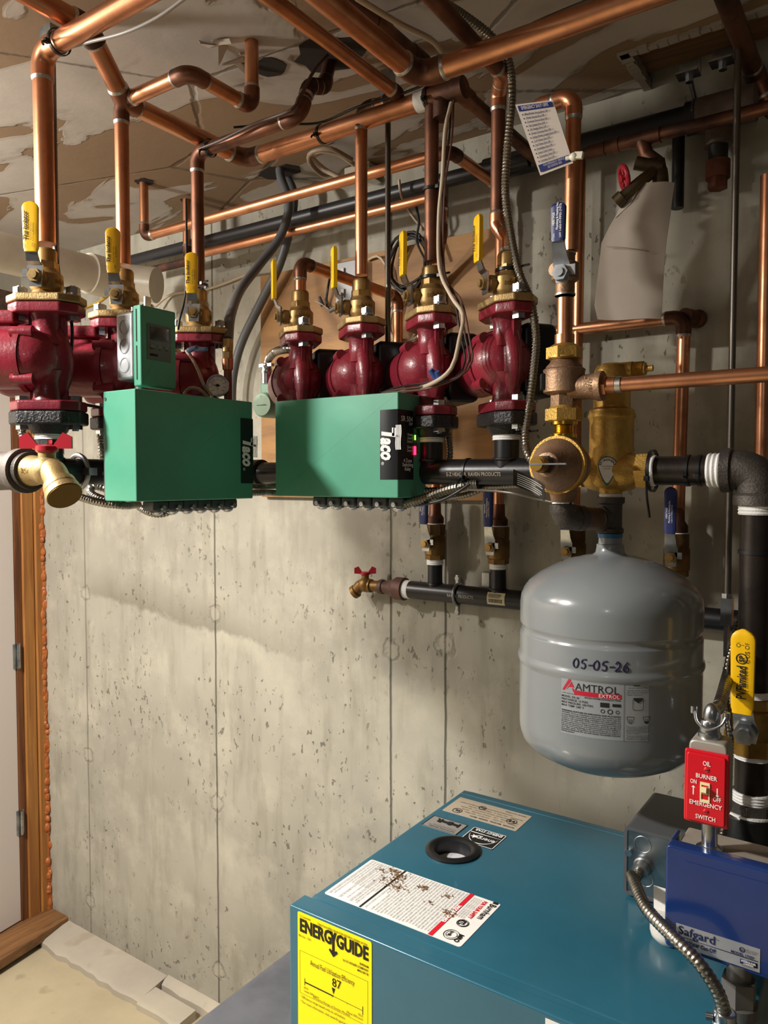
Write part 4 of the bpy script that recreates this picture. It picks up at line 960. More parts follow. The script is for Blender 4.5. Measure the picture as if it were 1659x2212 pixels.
ar(R_, Lw*.25, Lw*.985, zf(.225), zf(.145+.0), n=8); ar(R_, Lw*.25, Lw*.985, zf(.29), zf(.215), n=8)
R_.f = [f for f in R_.f]; R_ = MB(); R_.add([tp(aL+Lw*x/TR, zf(z)) for x, z in ((.02, .235), (.15, .0), (.18, .05), (.06, .235), (.085, .235), (.185, .065), (.235, .165), (.14, .165), (.215, .18), (.28, .265), (.235, .265), (.19, .18))], [(0, 1, 2, 3), (4, 5, 6, 7), (8, 9, 10, 11)])
ar(R_, Lw*.24, Lw*.985, zf(.285), zf(.205), n=8)
G.text('EXTROL', (0, 0, 0), X, Z, Lh*.085, Lw*.32, fn=lambda x, y: tp(aL+(Lw*.64+x)/TR, zf(.275)+y, .0010))
K.text('www.amtrol.com', (0, 0, 0), X, Z, Lh*.035, Lw*.26, fn=tf(Lw*.02, zf(.29)))
K.text('BOILER SYSTEM EXPANSION TANK', (0, 0, 0), X, Z, Lh*.035, Lw*.57, bold=.02, fn=tf(Lw*.41, zf(.32)))
for i, s in enumerate(('MODEL: EX-30', 'PRECHARGE: 12 PSIG', 'MAX PRESSURE: 100 PSIG', 'MAX TEMP: 240° F')): K.text(s, (0, 0, 0), X, Z, Lh*.052, bold=.01, fn=tf(Lw*.01, zf(.355+.053*i)))
K.text('WARNING: RUPTURE OR EXPLOSION AND FLOODING', (0, 0, 0), X, Z, Lh*.036, Lw*.97, bold=.03, fn=tf(Lw*.01, zf(.60)))
tx_ = ['HAZARD. Prior to installation, review the instructions in the', 'accompanying product manual, and then place the manual with the', 'product. Factors including sizing, installation and water quality are', 'critical to safe operation. Failure to follow the installation and', 'guidelines can cause a rupture or explosion resulting in a leak and', 'possibly causing serious or fatal injury and/or property damage and', 'may void the warranty. Do not locate this product where leaking or', 'flooding could cause damage to the surrounding area or where no', 'floor drain exists. This product should be inspected annually by a', 'licensed professional. For use with closed, non-potable hydronic', 'heating systems.']
for i, s in enumerate(tx_): K.text(s, (0, 0, 0), X, Z, Lh*.038, Lw*(.97 if i < 10 else .24), bold=.02 if i > 8 else .012, fn=tf(Lw*.01, zf(.635+.033*i)))
ar(K, Lw*.66, Lw*.80, zf(.44), zf(.36))
for cx_, rr2 in ((.70, .022), (.815, .028), (.93, .02)):
    for j in range(20):
        a, a2 = 6.283*j/20, 6.283*(j+1)/20; K.add([tp(aL+(Lw*cx_+r*Lw*math.cos(q))/TR, zf(.51)+r*Lw*math.sin(q)) for q in (a, a2) for r in (rr2*1.5, rr2*1.05)], [(0, 1, 3, 2)])
ar(K, Lw*.85, Lw*.98, zf(.42), zf(.37)); ar(K, Lw*1.03, Lw*1.036, zf(1.0), zf(.02), n=1)
wR = (aR-aM)*TR; xr0 = Lw*1.07
K.text('InSight', (0, 0, 0), X, Z, Lh*.04, align='L', bold=.03, fn=tf(xr0+wR*.25, zf(.05))).text('Service Indicator Cap', (0, 0, 0), X, Z, Lh*.03, wR*.75, fn=tf(xr0+wR*.05, zf(.09)))
for i, s in enumerate(('Visually monitor the life of', 'the cap to indicate a', 'regular inspection.')): K.text(s, (0, 0, 0), X, Z, Lh*.03, wR*(.86 if i < 2 else .6), fn=tf(xr0, zf(.135+.036*i)))
for i, s in enumerate(('If discolored, contact Service', 'or servicing professional for', 'replacement inspection for re-', 'fill on use by tank pressure', 'of tank condition.', 'Thermal and system cut off', 'pressurize the precharge', 'checked or adjusted.')): K.text(s, (0, 0, 0), X, Z, Lh*.03, wR*(.86 if i % 5 < 4 else .5), fn=tf(xr0, zf(.76+.029*i+(.012 if i > 4 else 0))))
def outl(pts, x0, z0, sx_, sz_, wd=.0006, cl=True):
    q = [(x0+x*sx_, z0+z*sz_) for x, z in pts]
    for i in range(len(q)-(0 if cl else 1)):
        (x1, z1), (x2, z2) = q[i], q[(i+1) % len(q)]; L = math.hypot(x2-x1, z2-z1) or 1; nx, nz = -(z2-z1)/L*wd/2, (x2-x1)/L*wd/2
        K.add([tp(aL+a/TR, b) for a, b in ((x1+nx, z1+nz), (x2+nx, z2+nz), (x2-nx, z2-nz), (x1-nx, z1-nz))], [(0, 1, 2, 3)])
tk2 = rnd([(-1, -1), (1, -1), (1, 1), (-1, 1)], .35); outl(tk2, xr0+wR*.43, zf(.36), wR*.20, Lh*.105)
K.add([tp(aL+(xr0+wR*.43+x*wR*.2)/TR, zf(.36)+z*Lh*.105) for x, z in ((-.9, .95), (.9, .95), (.75, .6), (.3, .35), (0, .15), (-.3, .35), (-.75, .6))], [(0, 1, 2, 3, 4, 5, 6)])
for s, fl in ((-.28, 0), (.33, 1)):
    q = [(-1, 1), (-1, .4), (-.8, .3), (-.7, -.5), (0, -1), (.7, -.5), (.8, .3), (1, .4), (1, 1)]; outl(q, xr0+wR*(.43+s), zf(.64), wR*.13, Lh*.06)
    outl([(-.25, .4), (-.25, -.8)], xr0+wR*(.43+s), zf(.64), wR*.13, Lh*.06, cl=False); outl([(.25, .4), (.25, -.8)], xr0+wR*(.43+s), zf(.64), wR*.13, Lh*.06, cl=False)
    if fl: K.add([tp(aL+(xr0+wR*(.43+s)+x*wR*.13)/TR, zf(.64)+z*Lh*.06) for x, z in ((-.7, -.3), (.7, -.3), (.6, -.6), (0, -1), (-.6, -.6))], [(0, 1, 2, 3, 4)])
ink('printed_text', K, M('label_black', '1e2022', .5), lbo); ink('red_mark', R_, M('label_red', 'b81f38', .4), lbo); ink('white_lettering', G, wht, lbo)
# handwritten date: marker strokes
hw = MB(); strokes = {'0': [(.5, 1), (.2, .8), (.05, .4), (.25, .05), (.6, .1), (.8, .5), (.7, .9), (.4, 1)], '5': [(.9, 1), (.35, .92), (.25, .6), (.6, .55), (.75, .3), (.5, .02), (.1, .08)], '-': [(.1, .42), (.75, .45)], '2': [(.1, .8), (.4, 1), (.7, .85), (.6, .5), (.1, .05), (.85, .08)], '6': [(.7, 1), (.3, .7), (.12, .25), (.35, 0), (.75, .1), (.75, .42), (.4, .45), (.18, .25)]}
xh = 0; a0, z0 = tcyl(1238, 1421); a1, z1_ = tcyl(1364, 1438); tw_ = (a1-a0)*TR
for chh in '05-05-26':
    pts = [(xh+x*.8, y) for x, y in strokes[chh]]; sp_ = spline([V((x, 0, y)) for x, y in pts], .06)
    path = [tp(a0+(p.x/6.55*tw_)/TR, z0+(z1_-z0)*0+p.z*.0125*(1 if chh != '-' else 1)-.0125, .0002) for p in sp_]
    hw.tube(path, .0011, 6); xh += .62 if chh == '-' else .86
ink('handwritten_date', hw, M('purple_black_marker', '262048', .5), tank)
# ---------------------------------------------------------------- black iron supply from the separator down to the boiler
spx0 = TXc+.054; dx_ = 2.241
si = thing('supply_pipe', 'black iron supply pipe from the air separator, elbowing down to the boiler at right', 'pipe', (dx_, YH, 1.0))
IP = M('mill_scale_pipe', '3a332e', .36, .6, '231f1d', 14, .4, .7, .1, 120)
WZ = lambda v: P(1625, v, y=YH-.02).z
obj('pipe', MB().cyl((spx0, YH, HZ), (dx_-.045, YH, HZ), .0205, n=28), IP, si)
obj('thread_tape', MB().tube([V((spx0+.002+.0022*i, YH, HZ)) for i in range(5)], [.0215, .0225]*2+[.0215], 24), ptf, si)
obj('thread_tape', MB().tube([V((dx_-.062+.003*i, YH, HZ)) for i in range(7)], [.0225, .0240]*3+[.0225], 28), ptf, si)
obj('elbow', MB().lathe((dx_-.044, YH, HZ), X, [(0, .02), (0, .030), (.012, .030), (.014, .0265), (.02, .0265)], 32).tube(spline([V((dx_-.034, YH, HZ)), V((dx_-.02, YH, HZ)), V((dx_-.004, YH, HZ-.008)), V((dx_, YH, HZ-.024)), V((dx_, YH, HZ-.036))], .004), .0265, 32).lathe((dx_, YH, HZ-.034), -Z, [(-.004, .0265), (0, .030), (.012, .030), (.012, .02)], 32), cast, si)
zv = [WZ(v) for v in (1497, 1512)]
ze = HZ-.046
obj('thread_tape', MB().tube([V((dx_, YH, ze-.0022*i)) for i in range(7)], [.0225, .0238]*3+[.0225], 28), ptf, si)
obj('pipe', MB().cyl((dx_, YH, ze-.008), (dx_, YH, WZ(1500)), .0205, n=28), IP, si)
def tape(par, v0, v1, r): return obj('thread_tape', MB().tube([V((dx_, YH, WZ(v0)+(WZ(v1)-WZ(v0))*i/7)) for i in range(8)], [r, r+.0014]*4, 28), ptf, par)
tape(si, 1497, 1511, .0225)
gv = thing('ball_valve', 'large brass ball valve with a long yellow lever beside the red emergency switch', 'valve', (dx_, YH, WZ(1636)))
gvb = obj('valve_body', MB().cyl((dx_, YH, WZ(1636)), (dx_, YH, WZ(1601)), .0285, n=8).lathe((dx_, YH, 0), Z, [(WZ(1603), .026), (WZ(1598), .0315), (WZ(1540), .0315), (WZ(1534), .026)], 32).cyl((dx_, YH, WZ(1537)), (dx_, YH, WZ(1512)), .0265, n=8).cyl((dx_-.012, YH-.02, WZ(1580)), (dx_-.016, YH-.046, WZ(1580)), .012), M('valve_brass', 'b08c4a', .32, 1, '8c6c34', 20, bump=.1, bscale=200), gv)
yl_ = YH-.052; xl_ = P(1606, 1580, y=yl_).x; gz_ = lambda v: P(1604, v, y=yl_).z
pl = MB(); rs = []
for v, w_, dx, dy in ((1603, .022, .004, 0), (1575, .030, .003, 0), (1552, .026, .001, -.006), (1522, .023, 0, -.012)): rs.append([V((xl_+dx+q*w_/2, yl_+dy+e, gz_(v))) for q, e in ((-1, 0), (1, 0), (1, .003), (-1, .003))])
pl.rings(rs); lv5 = obj('lever', pl, zinc, gv)
g = grip(0, gz_(1354)-gz_(1535), 0, .0255, .0285, .011, -.004); g.v = [V((xl_+p.x, yl_-.012+p.y, gz_(1535)+p.z)) for p in g.v]
gg = obj('grip', g, yel, lv5)
obj('stem_nut', MB().hexa((xl_+.002, yl_+.004, gz_(1582)), (xl_+.002, yl_-.009, gz_(1582)), .0145).cyl((xl_+.002, yl_-.008, gz_(1582)), (xl_+.002, yl_-.014, gz_(1582)), .008), zinc, lv5)
t = MB(); yt_ = yl_-.0205; gx = lambda u, v: P(u, v, y=yt_)
t.text('PVFlimited', gx(1611, 1511), Z, -X, .0165, gx(1611, 1440).z-gx(1611, 1511).z, bold=.02)
t.text('C', gx(1619, 1434), Z, -X, .0075).text('US', gx(1619, 1422), Z, -X, .0075).text('ON', gx(1600, 1399), Z, -X, .0075).text('OFF', gx(1619, 1404), Z, -X, .0075).text('I', gx(1608, 1395), Z, -X, .006)
cc = gx(1602, 1423); t.ring(cc-Y*.0002, Y, .0062, .0006, 28, 4); t.text('SP', cc+V((.003, 0, -.0042)), Z, -X, .0085, bold=.03)
t.v = [V((p.x, p.y+.0, p.z)) for p in t.v]; ink('lettering', t, ink_k, gg)
bs = thing('boiler_riser', 'black nipple, bushing and coupling stacked under the large yellow-handled valve', 'pipe fitting', (dx_, YH, .98))
tape(bs, 1630, 1647, .0225); obj('nipple', MB().cyl((dx_, YH, WZ(1720)), (dx_, YH, WZ(1640)), .0212, n=28), IP, bs)
tape(bs, 1720, 1743, .0235); obj('bushing', MB().cyl((dx_, YH, WZ(1764)), (dx_, YH, WZ(1742)), .0305, n=8), cast, bs)
obj('thread_tape', MB().cyl((dx_, YH, WZ(1768)), (dx_, YH, WZ(1763)), .0318), ptf, bs)
obj('coupling', MB().lathe((dx_, YH, 0), Z, [(.981, .02), (.981, .034), (WZ(1775), .034), (WZ(1768), .031), (WZ(1768), .02)], 36), M('gloss_black_coupling', '141414', .3), bs)
# ---------------------------------------------------------------- boiler
BX0, BX1, BY0, BY1, BZ = 1.712, 2.279, -.747, -.286, .98
bl = thing('boiler', 'large teal blue boiler cabinet in the lower right with warning labels on top', 'boiler', ((BX0+BX1)/2, (BY0+BY1)/2, 0))
obj('jacket', MB().box(((BX0+BX1)/2, (BY0+BY1)/2, BZ/2-.01), (BX1-BX0-.004, BY1-BY0-.004, BZ-.09), None, .002), teal, bl)
pcx, pcy, PR, PI_ = 1.8135, -.512, .0445, .0300
angs = sorted([6.28318*i/72 for i in range(72)]+[math.atan2(y-pcy, x-pcx) % 6.28318 for x in (BX0, BX1) for y in (BY0, BY1)])
def rim_(d):
    out = []
    for a in angs:
        c, s = math.cos(a), math.sin(a)
        k = min([((BX1-d if c > 0 else BX0+d)-pcx)/c if abs(c) > 1e-6 else 9, ((BY1-d if s > 0 else BY0+d)-pcy)/s if abs(s) > 1e-6 else 9]); out.append((pcx+c*k, pcy+s*k))
    return out
circ = [(pcx+PI_*math.cos(a), pcy+PI_*math.sin(a)) for a in angs]
obj('top_panel', MB().rings([[V((x, y, z)) for x, y in q] for q, z in ((rim_(0), BZ-.075), (rim_(0), BZ-.004), (rim_(.0012), BZ-.0012), (rim_(.004), BZ), (circ, BZ), (circ, BZ-.03))]), teal, bl)
obj('front_panel', MB().box(((BX0+BX1)/2, -.769, .52), (BX1-BX0+.012, .033, .93), None, .003), teal, bl)
obj('base', MB().box(((BX0+BX1)/2, -.53, .02), (BX1-BX0-.03, .46, .04)), blm, bl)
obj('panel_seam', MB().box(((BX0+BX1)/2, -.392+.085, BZ+.0004), (BX1-BX0-.01, .0012, .0008)), M('seam_teal', '4a8298', .3), bl)
# energy label on the front
FY = -.7862
ga_, gb_ = P(643, 1972, y=FY), P(803, 2031, y=FY)
gx0, gx1, gz1 = ga_.x, gb_.x, (ga_.z+gb_.z)/2; gw = gx1-gx0; gh = gw*1.42
eg = obj('energy_label', MB().prism(rnd([(0, 0), (gw, 0), (gw, gh), (0, gh)], .003), (gx0, FY+.0004, gz1-gh), X, Z, .0005), ylab, bl)
t = MB(); ey = FY-.0004
def E_(s, fx, fz, size, width=None, al='L', bold=0): t.text(s, (gx0+gw*fx, ey, gz1-gw*fz), X, Z, size*gw, width*gw if width else None, al, bold)
E_('U.S. Government', .03, .05, .042, .16)
E_('Federal law prohibits removal of this label before consumer purchase.', .29, .055, .045, .66)
E_('ENERG', .035, .205, .20, .44, bold=.035); E_('GUIDE', .54, .205, .20, .42, bold=.035)
t.add([V((gx0+gw*x, ey-.0004, gz1-gw*z)) for x, z in ((.455, .06), (.485, .06), (.50, .11), (.515, .06), (.545, .06), (.515, .155), (.515, .27), (.545, .255), (.56, .275), (.50, .335), (.44, .275), (.455, .255), (.485, .27), (.485, .155))], [(0, 1, 2, 13), (2, 3, 4, 5), (2, 5, 13), (5, 6, 12, 13), (6, 7, 8, 9), (9, 10, 11, 12), (6, 9, 12)])
E_('Boiler, Oil', .02, .27, .035, .17); E_('BURNHAM', .96, .285, .035, .11, 'R', .02); E_('by U.S. BOILER COMPANY', .96, .325, .033, .33, 'R', .02); E_('MPO189-TB', .96, .365, .033, .14, 'R', .02)
def box_(x0, x1, z0, z1): t.add([V((gx0+gw*x, ey, gz1-gw*z)) for x, z in ((x0, z0), (x1, z0), (x1, z1), (x0, z1))], [(0, 1, 2, 3)])
box_(.03, .95, .428, .431); box_(.03, .95, .905, .908); box_(.03, .033, .43, .905); box_(.948, .951, .43, .905)
E_('Annual Fuel Utilization Efficiency', .18, .54, .085, .60); E_('87', .485, .655, .135, .12)
t.add([V((gx0+gw*x, ey, gz1-gw*z)) for x, z in ((.475, .675), (.525, .675), (.50, .745))], [(0, 1, 2)])
box_(.10, .50, .757, .772); box_(.50, .885, .763, .768); box_(.097, .104, .72, .80); box_(.882, .889, .72, .81); box_(.29, .293, .77, .785); box_(.48, .483, .77, .79); box_(.68, .683, .765, .78)
E_('60.0', .09, .835, .035); E_('Least Efficient', .09, .87, .033, .21); E_('Most Efficient', .68, .87, .033, .21); E_('92.5', .83, .835, .035)
E_('Efficiency Range of Similar Models', .22, .895, .036, .50)
E_('* Efficiency range based only on oil boilers.', .04, .955, .04, .62); E_('* For more information, visit www.ftc.gov/appliances.', .04, 1.01, .04, .74)
ink('lettering', t, ink_k, eg)
# warning label on top: page reads from back to front
def toplab(name, x0, x1, y0, y1, m, rr=.004): return obj(name, MB().prism(rnd([(0, 0), (x1-x0, 0), (x1-x0, y1-y0), (0, y1-y0)], rr), (x0, y0, BZ), X, Y, .0006), m, bl)
wx0, wx1, wy0, wy1 = 1.7225, 1.947, -.729, -.610
wl = toplab('warning_label', wx0, wx1, wy0, wy1, wht); W, H = wx1-wx0, wy1-wy0; ez_ = BZ+.0010
K, R_, G = MB(), MB(), MB()
def TT(mb, s, fx, fy, size, width=None, al='L', bold=0): mb.text(s, (wx0+W*fx, wy1-H*fy, ez_), -Y, X, size, width, al, bold)
def TB(mb, f0, f1, g0, g1, e=0): mb.add([V((wx0+W*f, wy1-H*g, ez_+e)) for f, g in ((f0, g0), (f1, g0), (f1, g1), (f0, g1))], [(3, 2, 1, 0)])
TT(K, 'Burnham', .945, .07, .0135, .042, bold=.015); TB(K, .95, .985, .0, .045); TT(K, 'MPO', .94, .80, .009, bold=.04)
TT(R_, 'FOR YOUR SAFETY', .895, .06, .0078, .05, bold=.04); TB(R_, .782, .812, .0, 1.0); TT(G, 'WARNING', .786, .30, .0072, .048, bold=.06)
for i in range(4): TT(K, 'Do not store or use gasoline or other flammable vapors', .875-.016*i, .06, .0028, .055)
for c, sz in ((.60, 'ETL'), (.86, 'I=R')):
    cx, cy = wx0+W*.90, wy1-H*c; K.ring((cx, cy, ez_), Z, .0082 if c < .7 else .0105, .0005, 32, 4); TT(K, sz, .88, c-.055, .010 if c < .7 else .006, .0125, bold=.05)
K.ring((wx0+W*.90, wy1-H*.60, ez_), Z, .0066, .0004, 32, 4); K.ring((wx0+W*.90, wy1-H*.86, ez_), Z, .0075, .0003, 32, 4)
TB(K, .278, .292, .0, 1.0)
words = ['If the information in this manual is not followed exactly, a fire or explosion may result', 'causing property damage, personal injury or loss of life. Read all the instructions first.', 'Installation and service must be performed by a qualified installer or service agency.', 'Keep boiler area clear and free from combustible materials and other flammable liquids.']
for i in range(21):
    f = .765-.0226*i; TT(K, words[i % 4], f, .03, .0036, H*random.choice((.92, .94, .9, .55 if i % 5 == 4 else .93)))
for i in range(12):
    f = .258-.0208*i; TT(K, words[(i+1) % 4], f, .03, .0036, H*random.choice((.9, .93, .6)))
    if i % 4 == 3: TB(K, f-.008, f-.0065, .03, .97)
ink('printed_text', K, ink_k, wl); ink('red_print', R_, ink_r, wl); ink('white_lettering', G, ink_w, wl)
ru = MB()      # flakes of rust and grit lying on the label
for cx, cy, n, s_ in ((.30, .16, 60, .012), (.26, .33, 60, .014), (.36, .40, 45, .009), (.50, .22, 40, .007), (.68, .22, 22, .006), (.78, .52, 50, .010), (.62, .45, 8, .006), (.15, .16, 22, .010), (.22, .10, 40, .010)):
    for k in range(n):
        x, y = wx0+W*cx+random.gauss(0, s_*.6), wy1-H*cy+random.gauss(0, s_*.5)
        ru.box((x, y, ez_+.0006), (random.uniform(.0006, .003), random.uniform(.0004, .001), .0008), Mx.Rotation(random.uniform(0, 6.3), 3, 'Z'))
ro = solo('rust_flakes', 'brown rust flakes scattered over the white warning label on the boiler', 'debris', ru, M('rust_flake', '7c5a30', .9)); ro['kind'] = 'stuff'
def mini(name, x0, x1, y0, y1, m, lines, im, border=False):
    l = toplab(name, x0, x1, y0, y1, m, .002); t = MB(); w_, h_ = x1-x0, y1-y0
    for (s, fx, fy, sz, wd, b) in lines: t.text(s, (x0+w_*fx, y0+h_*fy, BZ+.001), -X if False else X, Y, sz, wd, bold=b)
    if border:
        for a, b, c, d in ((0, 1, 0, .025), (0, 1, .975, 1), (0, .02, 0, 1), (.98, 1, 0, 1)): t.add([V((x0+w_*q, y0+h_*r, BZ+.001)) for q, r in ((a, c), (b, c), (b, d), (a, d))], [(0, 1, 2, 3)])
    return l, t
def flip(x0, x1, y0, y1, t): t.v = [V((x0+x1-p.x, y0+y1-p.y, p.z)) for p in t.v]
r0 = (1.724, 1.869, -.392, -.324)
L, t = mini('rating_label', *r0, beig, [('BOILER  MODEL  SERIES  MPO', .05, .88, .005, .085, .02), ('INPUT   1.35 GPH    OUTPUT  189 MBH', .05, .74, .0045, .10, 0), ('NET RATING   140   MAWP WATER   50 PSI', .05, .62, .0045, .11, 0), ('MIN RELIEF VALVE CAPACITY  189 LB/HR', .2, .50, .0045, .095, 0), ('BURNER   OIL NO. 2   PRESSURE 150 PSI', .05, .38, .0045, .105, 0), ('FOR INSTALLATION ON NON-COMBUSTIBLE FLOORING', .2, .26, .0045, .105, 0), ('SERIAL NUMBER', .05, .12, .005, .04, 0)], ink_k)
for cx, cy, rr in ((1.845, -.337, .0085), (1.812, -.372, .0065), (1.745, -.352, .009)): t.ring((cx, cy, BZ+.001), Z, rr, .0006, 28, 4).text('ETL' if cx > 1.8 else 'H', (cx-rr*.55, cy-rr*.4, BZ+.001), X, Y, rr, rr*1.1, bold=.05)
flip(*r0, t); ink('printed_text', t, ink_k, L)
g0 = (1.7235, 1.792, -.463, -.420)
L, t = mini('grey_notice_label', *g0, M('grey_label', '8f8c86', .5), [('NATIONAL BOARD', .1, .84, .004, .05, .02), ('This boiler is certified by the maker', .1, .74, .003, .055, 0), ('to comply with the code', .1, .66, .003, .045, 0), ('I=B=R', .15, .14, .018, .046, .05)], ink_k, True); flip(*g0, t); ink('printed_text', t, ink_k, L)
s0 = (1.804, 1.865, -.474, -.419)
L, t = mini('black_efficiency_label', *s0, ink_k, [('ENERGY STAR', .08, .07, .0105, .050, .03), ('energy', .12, .50, .016, .036, .01)], ink_w, True)
def star(cx, cy, r): 
    pts = [V((cx+(r if i % 2 == 0 else r*.42)*math.sin(.6283*i), cy+(r if i % 2 == 0 else r*.42)*math.cos(.6283*i), BZ+.0012)) for i in range(10)]; t.add([V((cx, cy, BZ+.0012))]+pts, [(0, i+1, (i+1) % 10+1) for i in range(10)])
star(1.849, -.443, .0075); t.tube([V((1.8345+.026*math.cos(a), -.456+.032*math.sin(a), BZ+.0008)) for a in [.15+2.85*i/20 for i in range(21)]], .0006, 5); t.box((1.8345, -.457, BZ+.0009), (.056, .0012, .0004))
flip(*s0, t); ink('lettering', t, ink_w, L)
# black rimmed sight port
po = obj('sight_port', MB().lathe((pcx, pcy, BZ), Z, [(0, PR), (.003, PR), (.0055, PR-.004), (.006, PR-.008), (.0045, PR-.0115), (.002, PI_-.0008), (-.019, PI_-.0015), (-.0195, PI_-.0025)], 56, False), blk, bl)
obj('dial_glass', MB().lathe((pcx, pcy, BZ-.021), Z, [(0, .0285), (.003, .0285), (.0045, .025), (.0045, 0)], 40), M('white_dial', 'd8d8da', .15), po)
sd = MB(); c0, c1 = P(1178, 2199, y=FY), P(1300, 2240, y=FY); sd.prism([(0, -.03), (.06, -.03), (.06, 0), (0, 0)], (c0.x, FY+.0004, c0.z), X, Z, .0005); so = obj('notice_label', sd, wht, bl)
t = MB().text('NOTICE', (c0.x+.008, FY-.0003, c0.z-.012), X, Z, .009, bold=.03); ink('lettering', t, ink_r, so)
# ---------------------------------------------------------------- aquastat box, low water cut-off, emergency switch
ax0, ay0, az0, az1, ayb = 2.0815, -.487, .984, 1.083, -.345; ax1 = 2.215
aq = thing('aquastat_box', 'dark grey metal control box with a galvanised face, behind the navy blue box', 'control box', ((ax0+ax1)/2, (ay0+ayb)/2, az0))
hull = [(0, 0), (.133, 0), (.133, .099), (0, .099)]
obj('cover', MB().prism(rnd([(0, 0), (ax1-ax0, 0), (ax1-ax0, az1-az0), (0, az1-az0)], .008), (ax0, ayb, az0), X, Z, ayb-ay0-.002, .0), dgry, aq)
fr = rnd([(0, 0), (ax1-ax0, 0), (ax1-ax0, az1-az0), (0, az1-az0)], .008); ins = inset(fr, .0045)
obj('rim', MB().rings([[V((ax0+x, y, az0+z)) for x, z in q] for q, y in ((fr, ay0+.004), (fr, ay0-.002), (ins, ay0-.002), (ins, ay0+.004))], closed=True), dgry, aq)
obj('face_plate', MB().prism(ins, (ax0, ay0+.001, az0), X, Z, .001), galv, aq)
for fx, fz in ((.026, .078), (.030, .030)): obj('knockout', MB().ring((ax0+fx, ay0-.0002, az0+fz), Y, .0115, .0007, 32, 6), galv, aq)
obj('screw', MB().hexa((ax0+.007, ay0, az0+.062), (ax0+.007, ay0-.005, az0+.062), .0055), zinc, aq)
obj('connector', MB().lathe((ax0+.028, ay0, az0+.048), -Y, [(0, .013), (.006, .0135), (.008, .0115), (.022, .0115), (.022, .008)], 24).cyl((ax0+.018, ay0-.012, az0+.036), (ax0+.016, ay0-.012, az0+.033), .004), galv, aq)
SY = -.665
sx0, sz1_, sz0_ = P(1438, 1822, y=SY).x, 1.1555, 1.034; sx1 = sx0+.150
sg = thing('water_cutoff', 'navy blue low water cut-off box with a silver nameplate at the lower right', 'control box', ((sx0+sx1)/2, SY+.03, sz0_))
sw_, sh_ = sx1-sx0, sz1_-sz0_
obj('cover', MB().prism(rnd([(0, 0), (sw_, 0), (sw_, sh_), (0, sh_)], .006), (sx0, SY+.020, sz0_), X, Z, .020, .003).box((sx0+.003, SY+.032, sz0_+sh_*.5), (.005, .035, sh_*.98), None, .002), blue, sg)
obj('inset_panel', MB().prism(rnd([(.020, .006), (sw_-.02, .006), (sw_-.02, sh_-.014), (.02, sh_-.014)], .003), (sx0, SY+.0005, sz0_), X, Z, .0012), blue, sg)
obj('base', MB().box(((sx0+sx1)/2+.003, SY+.045, (sz0_+sz1_)/2-.002), (sw_-.010, .062, sh_-.008), None, .003), M('dusty_grey_base', '9a8f82', .7, col2='8a8074', scale=20), sg)
nz1, nz0 = P(1461, 1992, y=SY).z, P(1461, 2040, y=SY).z; nx0, nx1 = P(1461, 2010, y=SY).x, P(1642, 2075, y=SY).x
np_ = obj('nameplate', MB().box(((nx0+nx1)/2, SY-.0010, (nz0+nz1)/2), (nx1-nx0, .0008, nz1-nz0)), sil, sg)
t = MB(); ny = SY-.0018; nw, nh = nx1-nx0, nz1-nz0
def N_(s, fx, fz, sz, wd=None, b=0, al='L'): t.text(s, (nx0+nw*fx, ny, nz1-nh*fz), X, Z, sz*nh, wd*nw if wd else None, bold=b, align=al)
N_('Safgard', .03, .42, .52, .45, .012); N_('TM', .49, .2, .09); N_('Low Water Cut-Off', .03, .80, .26, .46, .03); N_('MODEL 170SV', .67, .50, .15, .27, .03)
N_('LIMIT CONTROL', .83, .22, .07, .15); N_('LISTED 92M5', .83, .30, .07, .13); t.ring((nx0+nw*.795, ny, nz1-nh*.25), Y, nh*.095, .0004, 24, 4); N_('UL', .768, .30, .12, .05, .03)
t.box((nx0+nw*.5, ny+.0002, nz1-nh*.55), (nw*.96, .0004, .0006)); t.box((nx0+nw*.875, ny+.0002, nz1-nh*.745), (nw*.2, .0004, nh*.21)); N_('NORTH HAVEN, CT', .80, .92, .07, .15)
ink('lettering', t, ink_n, np_)
t = MB(); 
for s, fz in (('HYDROLEVEL', .735), ('COMPANY', .83)): t.text(s, (nx0+nw*.875, ny-.0005, nz1-nh*fz), X, Z, nh*.10, nw*(.17 if fz < .8 else .12), align='C', bold=.03)
ink('white_lettering', t, ink_w, np_)
obj('probe_well', MB().cyl((2.262, -.655, BZ), (2.262, -.655, sz0_+.004), .013).hexa((2.262, -.655, BZ+.012), (2.262, -.655, BZ+.04), .019).lathe((2.262, -.655, BZ), Z, [(0, .02), (.012, .02), (.014, .015)], 24), M('dull_grey_well', '6c6a66', .5, .5), sg)
vc = P(1436, 2018, z=BZ+.018)
cap = thing('vent_cap', 'white round plastic cap with a paper tag, tucked behind the navy blue box', 'cap', V((vc.x, vc.y+.02, BZ)))
obj('cap', MB().lathe((vc.x, vc.y+.02, BZ), Z, [(0.0, .016), (.006, .022), (.012, .0235), (.026, .0235), (.030, .021), (.031, .01), (.031, 0)], 36), whp, cap)
pa__ = V((vc.x-.022, vc.y+.03, BZ+.03)); obj('paper_tag', MB().slab([pa__, pa__+V((.045, .0, 0)), pa__+V((.04, .012, .025)), pa__+V((-.004, .012, .025))], (0, .0008, .0)), wht, cap)
